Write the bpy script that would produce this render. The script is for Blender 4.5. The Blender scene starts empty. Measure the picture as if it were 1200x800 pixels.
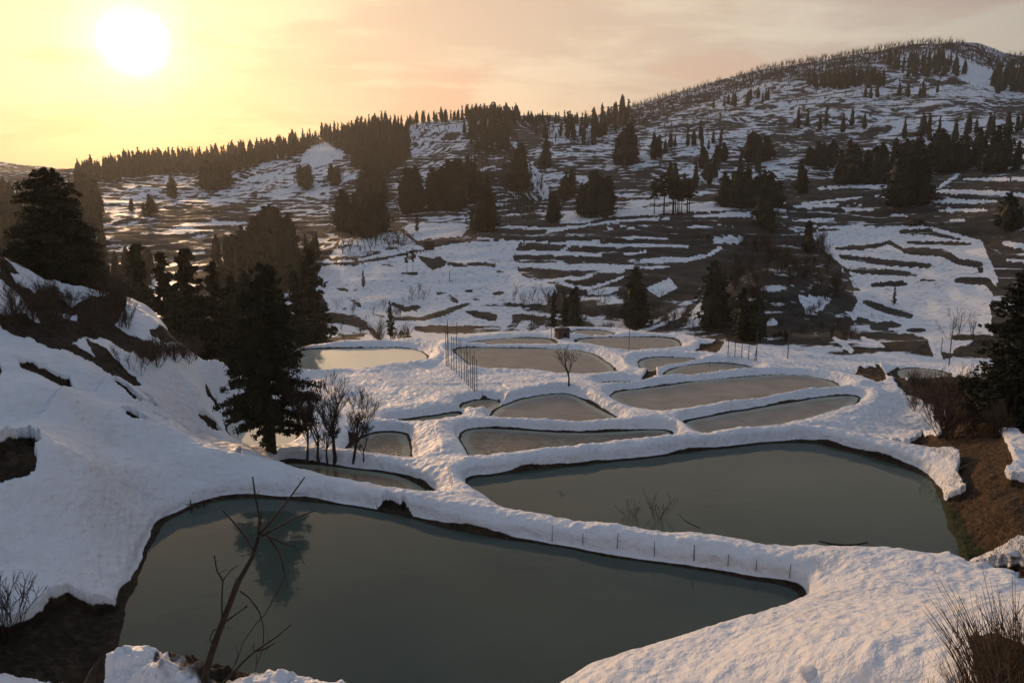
import bpy, math, random
import numpy as np
from mathutils import Vector, Matrix

# ------------------------------------------------------------------ camera
W0, H0, FPX = 1200.0, 800.0, 960.0
PITCH = math.radians(10.9)
CH = 18.0                                   # eye height above the front pond
sc = bpy.context.scene
C = bpy.data.collections.new("terraces"); sc.collection.children.link(C)
cam_d = bpy.data.cameras.new("camera"); cam = bpy.data.objects.new("camera", cam_d)
sc.collection.objects.link(cam); sc.camera = cam
cam_d.sensor_width = 36.0; cam_d.lens = 36.0 * FPX / W0
cam_d.clip_start = 0.2; cam_d.clip_end = 30000
cam.location = (0, 0, CH); cam.rotation_euler = (math.pi/2 - PITCH, 0, 0)
CP, SP = math.cos(PITCH), math.sin(PITCH)

def ray(px, py):
    a = (px - 600) ; b = (400 - py)
    fwd = FPX*CP + b*SP; up = b*CP - FPX*SP
    h = math.hypot(a, fwd)
    return a/h, fwd/h, up/h                 # unit horizontal direction, slope
def at_z(px, py, z):
    dx, dy, s = ray(px, py); r = (z - CH)/s
    return dx*r, dy*r
def at_r(px, py, r):
    dx, dy, s = ray(px, py)
    return dx*r, dy*r, CH + s*r

# ------------------------------------------------------------------ light
SUN_DX, SUN_DY, SUN_S = ray(157, 50)
SUN_EL = math.atan(SUN_S); SUN_AZ = math.atan2(SUN_DX, SUN_DY)
sdir = Vector((SUN_DX, SUN_DY, SUN_S)).normalized()
sun_d = bpy.data.lights.new("sun", 'SUN'); sun = bpy.data.objects.new("sun", sun_d)
sc.collection.objects.link(sun)
sun_d.energy = 2.7; sun_d.angle = math.radians(5.0); sun_d.color = (1.0, 0.60, 0.30)
sun.rotation_euler = sdir.to_track_quat('Z', 'Y').to_euler()
sc.view_settings.view_transform = 'Standard'; sc.view_settings.look = 'None'
sc.view_settings.exposure = 0.0; sc.view_settings.gamma = 1.0

class N:
    """tiny node helper"""
    def __init__(s, tree): s.t = tree; s.n = tree.nodes; s.l = tree.links
    def new(s, typ, **kw):
        n = s.n.new(typ)
        for k, v in kw.items():
            if k in ('operation','blend_type','data_type','noise_dimensions','feature','attribute_name','sky_type','sun_disc','interpolation','distance','clamp','mode','normalize','space','vector_type'):
                setattr(n, k, v)
        return n
    def put(s, sock, v):
        if hasattr(v, 'is_output') : s.l.new(v, sock)
        elif isinstance(v, (tuple, list)) and len(v) == 3 and sock.type == 'RGBA': sock.default_value = (*v, 1)
        else: sock.default_value = v
    def math(s, op, a, b=0.0, c=None, clamp=False):
        n = s.n.new('ShaderNodeMath'); n.operation = op; n.use_clamp = clamp
        s.put(n.inputs[0], a); s.put(n.inputs[1], b)
        if c is not None: s.put(n.inputs[2], c)
        return n.outputs[0]
    def mix(s, f, a, b, typ='MIX'):
        n = s.n.new('ShaderNodeMix'); n.data_type = 'RGBA'; n.blend_type = typ
        s.put(n.inputs[0], f); s.put(n.inputs[6], a); s.put(n.inputs[7], b)
        return n.outputs[2]
    def ss(s, v, lo, hi, a=0.0, b=1.0):
        n = s.n.new('ShaderNodeMapRange'); n.interpolation_type = 'SMOOTHSTEP'
        s.put(n.inputs[0], v); s.put(n.inputs[1], lo); s.put(n.inputs[2], hi); s.put(n.inputs[3], a); s.put(n.inputs[4], b)
        return n.outputs[0]
    def noise(s, vec, scale, detail=3, rough=0.55, dist=0.0):
        n = s.n.new('ShaderNodeTexNoise'); 
        if vec is not None: s.put(n.inputs['Vector'], vec)
        n.inputs['Scale'].default_value = scale; n.inputs['Detail'].default_value = detail
        n.inputs['Roughness'].default_value = rough; n.inputs['Distortion'].default_value = dist
        return n.outputs['Fac']
    def ramp(s, f, stops, interp='LINEAR'):
        n = s.n.new('ShaderNodeValToRGB'); n.color_ramp.interpolation = interp
        cr = n.color_ramp
        while len(cr.elements) < len(stops): cr.elements.new(0.5)
        for e, (p, c) in zip(cr.elements, stops): e.position = p; e.color = (*c, 1)
        s.put(n.inputs[0], f)
        return n.outputs[0]
    def vmul(s, vec, k):
        n = s.n.new('ShaderNodeVectorMath'); n.operation = 'MULTIPLY'
        s.put(n.inputs[0], vec); n.inputs[1].default_value = k
        return n.outputs[0]

world = bpy.data.worlds.new("World"); sc.world = world; world.use_nodes = True
w = N(world.node_tree); w.n.clear()
tc = w.new('ShaderNodeTexCoord')
vdir = tc.outputs['Generated']
nish = w.new('ShaderNodeTexSky'); nish.sky_type = 'NISHITA'; nish.sun_disc = False
nish.sun_elevation = SUN_EL; nish.sun_rotation = SUN_AZ; nish.dust_density = 3.5; nish.air_density = 1.2; nish.altitude = 300
dot = w.new('ShaderNodeVectorMath', operation='DOT_PRODUCT')
w.l.new(vdir, dot.inputs[0]); dot.inputs[1].default_value = sdir
ang = w.math('MULTIPLY', w.math('ARCCOSINE', dot.outputs['Value']), 1/math.pi)      # 0..1 = 0..180 deg from the sun
sepd = w.new('ShaderNodeSeparateXYZ'); w.l.new(vdir, sepd.inputs[0])
elev = sepd.outputs['Z']
D = 1/180.0
# thin high overcast: lit from behind by the low sun
veil = w.ramp(ang, [(0.0, (1.30, 1.20, 1.05)), (1.8*D, (1.25, 1.14, 0.92)), (2.7*D, (1.18, 1.04, 0.74)), (4.2*D, (1.10, 0.92, 0.54)), (7*D, (1.04, 0.81, 0.50)), (14*D, (1.0, 0.74, 0.52)),
                    (26*D, (0.95, 0.75, 0.54)), (42*D, (0.80, 0.69, 0.55)), (65*D, (0.40, 0.38, 0.36)), (1.0, (0.22, 0.25, 0.30))])
# blue-grey towards the zenith
veil = w.mix(w.ss(elev, 0.22, 0.75), veil, w.ramp(ang, [(0, (0.80, 0.72, 0.55)), (45*D, (0.31, 0.38, 0.49)), (90*D, (0.21, 0.30, 0.44)), (1, (0.17, 0.25, 0.40))]))
# warmer low down
veil = w.mix(w.math('MULTIPLY', w.ss(elev, 0.14, 0.0), w.ss(ang, 50*D, 10*D)), veil, w.mix(1.0, veil, (1.0, 0.77, 0.66), 'MULTIPLY'))
cl = w.new('ShaderNodeMapping'); w.l.new(vdir, cl.inputs['Vector']); cl.inputs['Scale'].default_value = (1.0, 1.0, 4.5); cl.inputs['Rotation'].default_value = (0.0, -0.12, 0)
c1 = w.noise(cl.outputs[0], 2.1, 5, 0.55, 0.4); c2 = w.noise(cl.outputs[0], 5.5, 5, 0.6, 0.3)
cf = w.math('ADD', w.math('MULTIPLY', c1, 0.65), w.math('MULTIPLY', c2, 0.35))
veil = w.mix(w.math('MULTIPLY', w.ss(cf, 0.46, 0.57), 0.85), veil, w.mix(1.0, veil, (0.80, 0.73, 0.76), 'MULTIPLY'))
veil = w.mix(w.math('MULTIPLY', w.ss(cf, 0.46, 0.38), 0.6), veil, w.mix(1.0, veil, (1.08, 1.04, 1.0), 'MULTIPLY'))
veil = w.mix(w.math('MULTIPLY', w.ss(c2, 0.52, 0.62), w.math('MULTIPLY', w.ss(elev, 0.22, 0.10), 0.6)), veil, w.mix(1.0, veil, (1.08, 0.86, 0.84), 'MULTIPLY'))
# the sun's disc blurred by the haze
glow = w.ss(ang, 2.4*D, 0.3*D, 0.0, 3.0)
veil = w.mix(1.0, veil, w.mix(1.0, (1.0, 0.86, 0.55), glow, 'MULTIPLY'), 'ADD')
bgA = w.new('ShaderNodeBackground'); w.l.new(nish.outputs[0], bgA.inputs[0]); bgA.inputs[1].default_value = 0.06
bgB = w.new('ShaderNodeBackground'); w.l.new(veil, bgB.inputs[0]); bgB.inputs[1].default_value = 1.0
ms = w.new('ShaderNodeMixShader'); ms.inputs[0].default_value = 0.82
w.l.new(bgA.outputs[0], ms.inputs[1]); w.l.new(bgB.outputs[0], ms.inputs[2])
wo = w.new('ShaderNodeOutputWorld'); w.l.new(ms.outputs[0], wo.inputs[0])

# ------------------------------------------------------------------ helpers
rnd = random.Random(7)
def tag(o, label=None, cat=None, group=None, kind=None):
    if label: o['label'] = label
    if cat: o['category'] = cat
    if group: o['group'] = group
    if kind: o['kind'] = kind
    return o
def empty(name, loc, label, cat, group=None, rz=0.0, s=1.0):
    o = bpy.data.objects.new(name, None); C.objects.link(o)
    o.location = loc; o.rotation_euler = (0, 0, rz); o.scale = (s, s, s)
    o.empty_display_size = 0.3
    return tag(o, label, cat, group)
def mesh_np(name, co, quads, mat, smooth=False, attrs=None):
    me = bpy.data.meshes.new(name)
    co = np.asarray(co, np.float32); quads = np.asarray(quads, np.int32)
    k = quads.shape[1]
    me.vertices.add(len(co)); me.vertices.foreach_set('co', co.ravel())
    me.loops.add(quads.size); me.loops.foreach_set('vertex_index', quads.ravel())
    me.polygons.add(len(quads)); me.polygons.foreach_set('loop_start', np.arange(len(quads), dtype=np.int32)*k)
    me.polygons.foreach_set('use_smooth', np.full(len(quads), smooth))
    me.update(calc_edges=True)
    for nm, v in (attrs or {}).items():
        a = me.attributes.new(nm, 'FLOAT', 'POINT'); a.data.foreach_set('value', np.asarray(v, np.float32))
    if mat: me.materials.append(mat)
    return me
def link(name, me, parent=None, loc=None):
    o = bpy.data.objects.new(name, me); C.objects.link(o)
    if parent: o.parent = parent
    if loc: o.location = loc
    return o
class MB:
    def __init__(s): s.v = []; s.f = []; s.m = []
    def box(s, c, d, R=None):
        b = len(s.v)
        for z in (-.5, .5):
            for x, y in ((-.5,-.5),(.5,-.5),(.5,.5),(-.5,.5)):
                p = Vector((x*d[0], y*d[1], z*d[2]))
                if R: p = R @ p
                s.v.append(p + Vector(c))
        s.f += [(b,b+3,b+2,b+1),(b+4,b+5,b+6,b+7),(b,b+1,b+5,b+4),(b+1,b+2,b+6,b+5),(b+2,b+3,b+7,b+6),(b+3,b,b+4,b+7)]
    def tube(s, pts, rad, n=5, cap=True):
        pts = [Vector(p) for p in pts]
        base = len(s.v); last = None
        for i, p in enumerate(pts):
            t = (pts[min(i+1, len(pts)-1)] - pts[max(i-1, 0)])
            t = t.normalized() if t.length > 1e-9 else Vector((0,0,1))
            a = t.cross(Vector((0.31, 0.95, 0.05))) 
            if last is not None:
                a = last - t*last.dot(t)
            a.normalize(); last = a.copy(); b = t.cross(a)
            for k in range(n):
                q = 2*math.pi*k/n
                s.v.append(p + (a*math.cos(q) + b*math.sin(q))*rad[i])
        for i in range(len(pts)-1):
            for k in range(n):
                A = base+i*n+k; B = base+i*n+(k+1)%n
                s.f.append((A, B, B+n, A+n))
        if cap:
            s.f.append(tuple(base+(len(pts)-1)*n+k for k in range(n)))
            s.f.append(tuple(base+k for k in reversed(range(n))))
    def mesh(s, name, mat, smooth=False):
        me = bpy.data.meshes.new(name); me.from_pydata([tuple(v) for v in s.v], [], s.f)
        if smooth: me.polygons.foreach_set('use_smooth', [True]*len(me.polygons))
        if mat: me.materials.append(mat)
        me.update(); return me

# value noise -------------------------------------------------------
_rs = np.random.RandomState(11); _tab = _rs.rand(256, 256).astype(np.float32)
def vnoise(x, y):
    xi = np.floor(x).astype(np.int64); yi = np.floor(y).astype(np.int64)
    fx = (x - xi).astype(np.float32); fy = (y - yi).astype(np.float32)
    fx = fx*fx*(3-2*fx); fy = fy*fy*(3-2*fy)
    x0 = xi & 255; x1 = (xi+1) & 255; y0 = yi & 255; y1 = (yi+1) & 255
    return (_tab[x0,y0]*(1-fx) + _tab[x1,y0]*fx)*(1-fy) + (_tab[x0,y1]*(1-fx) + _tab[x1,y1]*fx)*fy
def fbm(x, y, sc_, o=3, seed=0.0, rough=0.5):
    s = 0; a = 1; t = 0; f = 1/sc_
    ca, sa = math.cos(0.7), math.sin(0.7)
    for i in range(o):
        s = s + a*vnoise(x*f + seed*17.3 + i*31.7, y*f + seed*7.1 + i*11.9); t += a; a *= rough; f *= 2.03
        x, y = x*ca - y*sa, x*sa + y*ca
    return s/t
def sst(v, a, b):
    t = np.clip((v-a)/(b-a), 0, 1); return t*t*(3-2*t)

# ------------------------------------------------------------------ pond outlines (photo pixels -> ground)
# name: (level, bank height, kind, outline)
PONDS = {
 'front': (0.0, 1.0, 'water', [(120,850),(128,790),(142,745),(145,715),(161,687),(162,672),(180,635),(190,614),(215,600),(235,590),(280,582),(350,586),(400,592),(455,600),(497,613),(567,628),(647,640),(710,652),(800,665),(850,672),(900,683),(928,689),(938,700),(933,710),(910,722),(867,738),(800,757),(700,777),(650,805),(600,840),(400,850)]),
 'right': (-1.0, 0.95, 'water', [(537,562),(580,557),(627,551),(690,544),(760,537),(820,528),(880,522),(932,517),(964,520),(1020,536),(1060,547),(1090,560),(1102,580),(1108,610),(1124,640),(1132,662),(1100,660),(1020,650),(940,642),(840,632),(740,622),(667,613),(607,602),(575,584)]),
 'leftbrown': (-1.7, 0.8, 'clear', [(325,545),(345,541),(400,548),(440,553),(473,558),(495,571),(514,587),(487,583),(427,573),(360,557)]),
 'small': (-2.8, 0.7, 'wavy', [(403,535),(413,522),(425,512),(443,506),(473,507),(480,515),(479,530),(487,544),(440,541)]),
 'wavy': (-2.5, 0.75, 'wavy', [(540,515),(541,506),(555,502),(600,503),(660,508),(720,506),(780,502),(794,512),(740,521),(653,527),(600,538),(560,545),(548,530)]),
 'fan': (-3.3, 0.7, 'ice', [(572,493),(580,480),(595,473),(620,466),(645,462),(665,461),(680,467),(700,478),(733,494),(700,498),(660,500),(610,497)]),
 'slot': (-3.4, 0.6, 'clear', [(538,478),(545,472),(563,468),(583,469),(585,474),(575,478),(555,479)]),
 'slit': (-3.2, 0.6, 'clear', [(450,495),(475,493),(500,489),(530,484),(540,484),(535,490),(510,493),(480,496)]),
 'lower': (-2.6, 0.65, 'ice', [(796,495),(830,488),(880,480),(930,471),(965,465),(1000,463),(1010,467),(988,478),(932,496),(880,505),(830,510),(812,503)]),
 'long': (-3.5, 0.65, 'ice', [(708,460),(760,455),(820,446),(880,441),(925,438),(960,442),(994,454),(940,465),(880,474),(820,482),(764,484),(730,475)]),
 'upper': (-4.4, 0.6, 'ice', [(776,440),(784,433),(805,428),(836,425),(868,427),(892,434),(845,441),(784,447)]),
 'corner': (-4.9, 0.5, 'ice', [(746,426),(752,421),(775,418),(815,420),(818,423),(790,428),(756,435)]),
 'sliver': (-4.0, 0.5, 'ice', [(698,450),(712,447),(735,446),(752,450),(727,453)]),
 'field': (-5.0, 0.6, 'ice', [(530,410),(545,407),(627,408),(683,410),(705,420),(723,434),(715,441),(677,441),(643,435),(580,432),(556,431),(545,420)]),
 'behind': (-5.6, 0.5, 'ice', [(535,403),(560,400),(593,396),(643,396),(655,404),(640,405),(580,405)]),
 'round': (-5.8, 0.55, 'ice', [(671,399),(690,396),(740,395),(780,395),(797,400),(797,407),(770,410),(720,410),(690,406)]),
 'topmost': (-6.3, 0.5, 'ice', [(664,390),(680,386),(708,387),(724,392),(690,394)]),
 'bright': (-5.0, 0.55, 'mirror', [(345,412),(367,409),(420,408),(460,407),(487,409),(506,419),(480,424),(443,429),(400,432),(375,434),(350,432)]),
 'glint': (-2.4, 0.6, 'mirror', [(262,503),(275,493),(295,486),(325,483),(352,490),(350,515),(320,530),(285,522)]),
 'grey': (-8.0, 0.35, 'ice', [(1046,433),(1075,431),(1112,436),(1112,446),(1095,455),(1086,466),(1070,462),(1062,448)]),
}
def chaikin(P, n=2):
    P = np.array(P, float)
    for _ in range(n):
        Q = np.roll(P, -1, 0); A = .75*P+.25*Q; B = .25*P+.75*Q
        P = np.stack([A, B], 1).reshape(-1, 2)
    return P
pond_w = {}
for nm, (lev, hb, kind, pts) in PONDS.items():
    P = np.array([at_z(px, py, lev) for px, py in pts])
    P = chaikin(P, 2)
    e = np.roll(P, -1, 0) - np.roll(P, 1, 0); e /= np.linalg.norm(e, axis=1)[:, None] + 1e-9
    area = 0.5*np.sum(P[:,0]*np.roll(P[:,1],-1) - np.roll(P[:,0],-1)*P[:,1])
    n = np.stack([e[:,1], -e[:,0]], 1) * (1 if area > 0 else -1)       # outward
    r = np.linalg.norm(P, axis=1); tocam = -P/r[:, None]
    facing = np.clip((n*tocam).sum(1), 0, 1)
    amt = np.clip(hb*1.0*r/(CH-lev-hb) - 0.7, 0, 4.2)
    if nm in ('front', 'puddle', 'grey'): amt = amt*0.0
    P = P + tocam*(amt*facing)[:, None]
    k = 1; Pm = P.copy()
    for _ in range(k): Pm = 0.5*Pm + 0.25*(np.roll(Pm,1,0)+np.roll(Pm,-1,0))
    pond_w[nm] = Pm

# ------------------------------------------------------------------ base surface from control points
ctrl = []
for nm, (lev, hb, kind, pts) in PONDS.items():
    P = pond_w[nm]; step = max(1, len(P)//(18 if nm in ('front','right') else 9))
    for p in P[::step]: ctrl.append((p[0], p[1], lev))
for px, py, z in [(100,655,1.3),(200,555,1.0),(250,545,.8),(300,555,.4),(60,740,.6),(100,765,.1),(140,790,.0),
                  (940,705,.2),(1000,720,.7),(1100,715,1.0),(1050,680,.4),(1150,686,.7),(1200,696,.9),(1190,668,.3),(1100,580,-.6),(1080,545,-1.1),(1125,570,-.3),
                  (450,520,-2.4),(520,530,-2.0),(470,475,-3.2),(430,450,-4.2),(500,450,-4.2),(620,445,-4.1),(560,450,-4.1),(700,448,-4.0),
                  (520,410,-5.0),(700,408,-5.4),(1050,478,-2.9),(1100,505,-2.6),(1050,510,-2.2),(1030,500,-2.2),(860,415,-5.2),(900,432,-4.6),(1000,445,-4.2),
                  (400,404,-5.6),(480,400,-5.7),(840,400,-6.0),(740,440,-4.5),(500,515,-2.5),(390,515,-2.8),(370,480,-3.4),(380,450,-4.0)]:
    x, y = at_z(px, py, z); ctrl.append((x, y, z))
for px, py, r in [(0,740,35.5),(0,650,39.6),(0,550,44),(0,450,55),(0,400,61),(0,340,68),(0,305,74),(100,550,47.5),(100,460,57),(150,420,62),(100,400,65),(50,370,71),
                  (60,450,56),(150,355,76),(200,400,72),(180,368,78),(260,430,76),(262,478,74),(220,450,66),(190,480,58),(228,508,61),(150,500,54),(50,600,41.5),(150,590,43),
                  (-150,740,38),(-150,660,43),(-150,600,46),(-150,450,58),(-150,300,78),
                  (1200,650,43),(1200,600,48),(1200,550,55),(1200,520,62),(1200,490,70),(1150,470,77),(1160,600,48.5),(1150,550,56),(1320,600,52),(1320,500,70),(1200,440,95),
                  (1150,440,100),(1110,425,120),(1000,425,150),(950,425,150),(1200,420,125),(1040,405,170),
                  (1200,800,20),(1100,765,23),(1000,800,22),(900,800,23.5),(800,800,25),(700,800,26.5),(1200,740,25),(1300,800,20),(1000,755,24.5),(900,770,25.2),
                  (95,812,21),(125,798,22),(155,780,22),(200,782,20.5),(250,792,20),(300,796,20),(350,804,20),(420,830,20)]:
    ctrl.append(at_r(px, py, r))
for px in (-200, 0, 100, 200, 300, 400, 550, 700, 850, 1000, 1200, 1400):      # ground below the camera and beyond the crest
    dx, dy, _ = ray(px, 600)
    ctrl.append((dx*1.5, dy*1.5, 16.2)); ctrl.append((dx*6, dy*6, 12.6)); ctrl.append((dx*11, dy*11, 9.2))
    if px > 380 and px < 1150: ctrl.append((dx*17, dy*17, 5.2)); ctrl.append((dx*20.5, dy*20.5, 2.8))
    elif px < 100: ctrl.append((dx*20, dy*20, 2.8))
    ctrl.append((dx*15, dy*15, 6.6 if px > 380 or px < 90 else 7.4))
for px, r, z in [(0,100,-3),(100,100,-4),(200,100,-6),(270,95,-6),(330,92,-5.4),(0,140,-12),(150,140,-14),(300,145,-13),(300,120,-9),(450,150,-13),(600,155,-12),(750,160,-13),(880,160,-14),
                 (500,175,-20),(700,178,-20),(250,78,-2.5),(300,80,-4.2),(350,75,-3.6),(1300,150,-12),(1250,170,-15),(0,175,-20),(1000,180,-18),(1200,180,-16)]:
    dx, dy, _ = ray(px, 400); ctrl.append((dx*r, dy*r, z))
for az, prof in {-60: [(12,10),(30,4.5),(70,13),(140,6)], 60: [(12,12),(30,5),(70,3),(140,0)], -110: [(12,15),(40,18),(140,24)], 110: [(12,15),(40,16),(140,20)], 180: [(12,19),(40,26),(140,45)]}.items():
    for r, z in prof: ctrl.append((math.sin(math.radians(az))*r, math.cos(math.radians(az))*r, z))
ctrl = np.array(ctrl)
keep = [0]
for i in range(1, len(ctrl)):
    if np.min(np.hypot(ctrl[keep,0]-ctrl[i,0], ctrl[keep,1]-ctrl[i,1])) > 0.5: keep.append(i)
ctrl = ctrl[keep]
def _k(d2): return np.sqrt(d2 + 1.8)
nC = len(ctrl)
A = _k((ctrl[:,None,0]-ctrl[None,:,0])**2 + (ctrl[:,None,1]-ctrl[None,:,1])**2)
M = np.zeros((nC+1, nC+1)); M[:nC,:nC] = A - np.eye(nC)*0.02; M[:nC,nC] = 1; M[nC,:nC] = 1
wts = np.linalg.solve(M, np.append(ctrl[:,2], 0))
def base_near(x, y):
    out = np.empty(x.size, np.float32); xf = x.ravel(); yf = y.ravel()
    w32 = wts[:nC].astype(np.float32); cx = ctrl[:,0].astype(np.float32); cy = ctrl[:,1].astype(np.float32)
    for i in range(0, x.size, 20000):
        a = xf[i:i+20000].astype(np.float32)[:,None]-cx; b = yf[i:i+20000].astype(np.float32)[:,None]-cy
        out[i:i+20000] = np.sqrt(a*a+b*b+np.float32(1.8)) @ w32
    return out.reshape(x.shape) + wts[nC]

# ------------------------------------------------------------------ polar grid
az_f = np.linspace(-36.5, 36.5, 1020)
az_s = np.concatenate([np.linspace(39, 321, 36)])
az = np.radians(np.concatenate([az_f, az_s])); NA = len(az); NAF = len(az_f)
r1 = np.concatenate([np.linspace(0.6, 13, 24)[:-1], np.arange(13, 26, 0.085)])
inv = np.arange(1/26.0, 1/150.0, -3.7e-5); r2 = 1/inv
r3 = 150*np.exp(np.arange(0.004, math.log(2100/150), 0.0066))
r4 = np.array([2200, 2400, 2700, 3000])
R = np.concatenate([r1, r2, r3, r4]); NR = len(R)
RR, AZ = np.meshgrid(R, az, indexing='ij')
X = RR*np.sin(AZ); Y = RR*np.cos(AZ)
NEAR = int(np.searchsorted(R, 185))

# far profile: photo y of the ground at each range
Rn = np.array([150, 175, 220, 265, 320, 380, 440, 520, 620, 760, 880, 1150, 1500, 2000, 3000, 6500.])
Xn = np.array([-200, 0, 100, 200, 300, 400, 450, 500, 600, 700, 750, 800, 850, 900, 950, 1000, 1050, 1100, 1130, 1160, 1180, 1200, 1400.])
Yt = {
 -200:[430,415,392,370,345,320,300,275,255,238,226,212,202,200,204,212],
 0:[430,415,390,370,348,322,300,275,252,236,224,208,196,189,203,212],
 100:[430,415,392,372,348,322,298,272,248,229,214,198,203,202,206,212],
 200:[430,415,393,373,348,322,297,268,242,220,203,190,201,205,208,212],
 300:[430,415,392,366,340,314,290,262,234,208,190,178,192,203,208,212],
 400:[425,410,388,352,312,282,266,248,222,192,168,158,175,196,206,212],
 450:[420,405,387,350,308,278,262,245,220,185,155,150,168,193,206,212],
 500:[415,402,386,350,310,274,258,242,218,178,141,152,165,190,206,212],
 600:[415,402,386,348,306,266,248,228,196,160,138,146,158,188,206,212],
 700:[415,402,384,345,302,260,246,224,193,162,143,140,134,175,205,212],
 750:[415,402,384,345,300,256,243,220,190,160,141,130,118,170,205,212],
 800:[415,402,384,345,300,252,240,217,188,160,140,120,101,165,205,212],
 850:[415,402,384,345,300,250,238,214,186,160,137,114,90,160,204,212],
 900:[415,402,382,345,305,262,240,212,185,158,135,106,74,155,204,212],
 950:[415,402,378,340,298,262,238,210,185,157,134,102,65,150,204,212],
 1000:[415,400,374,334,290,258,235,208,184,156,132,98,58,145,204,212],
 1050:[415,400,374,332,286,252,230,206,182,154,130,95,51,140,204,212],
 1100:[415,400,374,330,284,246,222,204,180,152,128,92,45,138,204,212],
 1130:[415,398,372,328,280,240,216,203,178,151,128,94,49,138,204,212],
 1160:[415,396,370,325,276,232,210,200,176,150,129,98,62,140,204,212],
 1180:[415,394,368,322,272,226,206,198,175,150,129,102,68,82,204,212],
 1200:[415,392,366,320,268,222,203,197,174,150,129,100,66,58,200,212],
 1400:[415,390,360,310,260,218,200,196,172,150,128,98,62,50,200,212]}
tab = np.array([Yt[int(x)] for x in Xn], float)
# column for each azimuth: pixel x at horizon height
azc = np.where(np.arange(NA) < NAF, az, np.where(az < math.pi, az[NAF-1], az[0]))
pxc = 600 + np.tan(azc)*(FPX*CP + 185*SP)
LR = np.log(R)
zf = np.zeros((NR, NA))
ty = np.array([[np.interp(px, Xn, tab[:,k]) for k in range(len(Rn))] for px in pxc])        # NA x nodes
b_ = 400 - ty; pc = (pxc - 600)[:, None]
slope = (b_*CP - FPX*SP)/np.sqrt(pc**2 + (FPX*CP + b_*SP)**2)
zn = CH + slope*Rn[None, :]
for j in range(NA): zf[:, j] = np.interp(R, Rn, zn[j])
for _ in range(10):
    zf[1:-1] = 0.5*zf[1:-1] + 0.25*(zf[2:]+zf[:-2]) if False else zf[1:-1]
ker = 8
pad = np.pad(zf, ((ker, ker), (0, 0)), mode='edge'); cs = np.cumsum(pad, 0)
zf = (cs[2*ker:] - np.vstack([np.zeros((1, NA)), cs[:-2*ker-1]]))/(2*ker+1)
Z = zf.copy()
zb = base_near(X[:NEAR+40], Y[:NEAR+40]); 
zb = np.clip(zb, -24, 60)
wN = 1 - sst(RR[:NEAR+40], 148, 180)
Z[:NEAR+40] = zb*wN + zf[:NEAR+40]*(1-wN)

# knoll and relief of the far hills
far = sst(RR, 170, 260)
relief = (fbm(X, Y, 120, 4, 3) - 0.5)*2
Z += far*relief*np.clip(RR*0.0145, 0, 11)*(1 - 0.4*sst(RR, 900, 1500))
Z += far*(fbm(X, Y, 26, 3, 5) - 0.5)*3.0
def bump(px, r, sx, sy, h):
    dx, dy, _ = ray(px, 300); cx, cy = dx*r, dy*r
    u = (X-cx)*dy - (Y-cy)*dx; v = (X-cx)*dx + (Y-cy)*dy
    return h*np.exp(-(u/sx)**2 - (v/sy)**2)
Z += bump(905, 225, 18, 22, 13.5)
Z += bump(660, 780, 30, 60, 10) + bump(575, 560, 24, 40, 12)
gul = bump(628, 520, 12, 70, -7); Z += gul

# terraces: steps along warped contours
def terrace(Z, step, amp, warp):
    q = (Z + warp)/step; f = q - np.floor(q)
    g = np.where(f < 0.62, 0.16*f/0.62, 0.16 + 0.84*(f-0.62)/0.38)
    return Z + amp*(np.floor(q) + g - q)*step + amp*step*0.0, f
warp = (fbm(X, Y, 45, 3, 9) - .5)*8.0 + (fbm(X, Y, 11, 2, 12) - .5)*1.6
stepz = 2.5
Zt, ph = terrace(Z, stepz, 0.75, warp)
wt = sst(RR, 200, 240)*(1 - 0.55*sst(RR, 1050, 1300))
Z = Z*(1-wt) + Zt*wt

# ------------------------------------------------------------------ snow map traced on the ground
PX0, PY0, PW, PH = -60, 30, 1320, 880
snowmap = np.full((PH, PW), -1.0, np.float32)     # -1: not drawn
yy, xx = np.mgrid[0:PH, 0:PW]; yy = yy + PY0; xx = xx + PX0
def fill(poly, val, jit=0.0):
    P = np.array(poly, float); x0, y0 = P.min(0)-2; x1, y1 = P.max(0)+2
    i0 = int(max(0, y0-PY0)); i1 = int(min(PH, y1-PY0+1)); j0 = int(max(0, x0-PX0)); j1 = int(min(PW, x1-PX0+1))
    if i1 <= i0 or j1 <= j0: return
    a = xx[i0:i1, j0:j1].astype(float); b = yy[i0:i1, j0:j1].astype(float)
    if jit:
        a = a + (fbm(a, b, 9, 3, 2)-.5)*jit; b = b + (fbm(a, b, 7, 3, 4)-.5)*jit
    ins = np.zeros(a.shape, bool); n = len(P)
    for k in range(n):
        xa, ya = P[k]; xb, yb = P[(k+1) % n]
        if ya == yb: continue
        c = ((ya > b) != (yb > b)) & (a < (xb-xa)*(b-ya)/(yb-ya)+xa); ins ^= c
    snowmap[i0:i1, j0:j1][ins] = val
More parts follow.
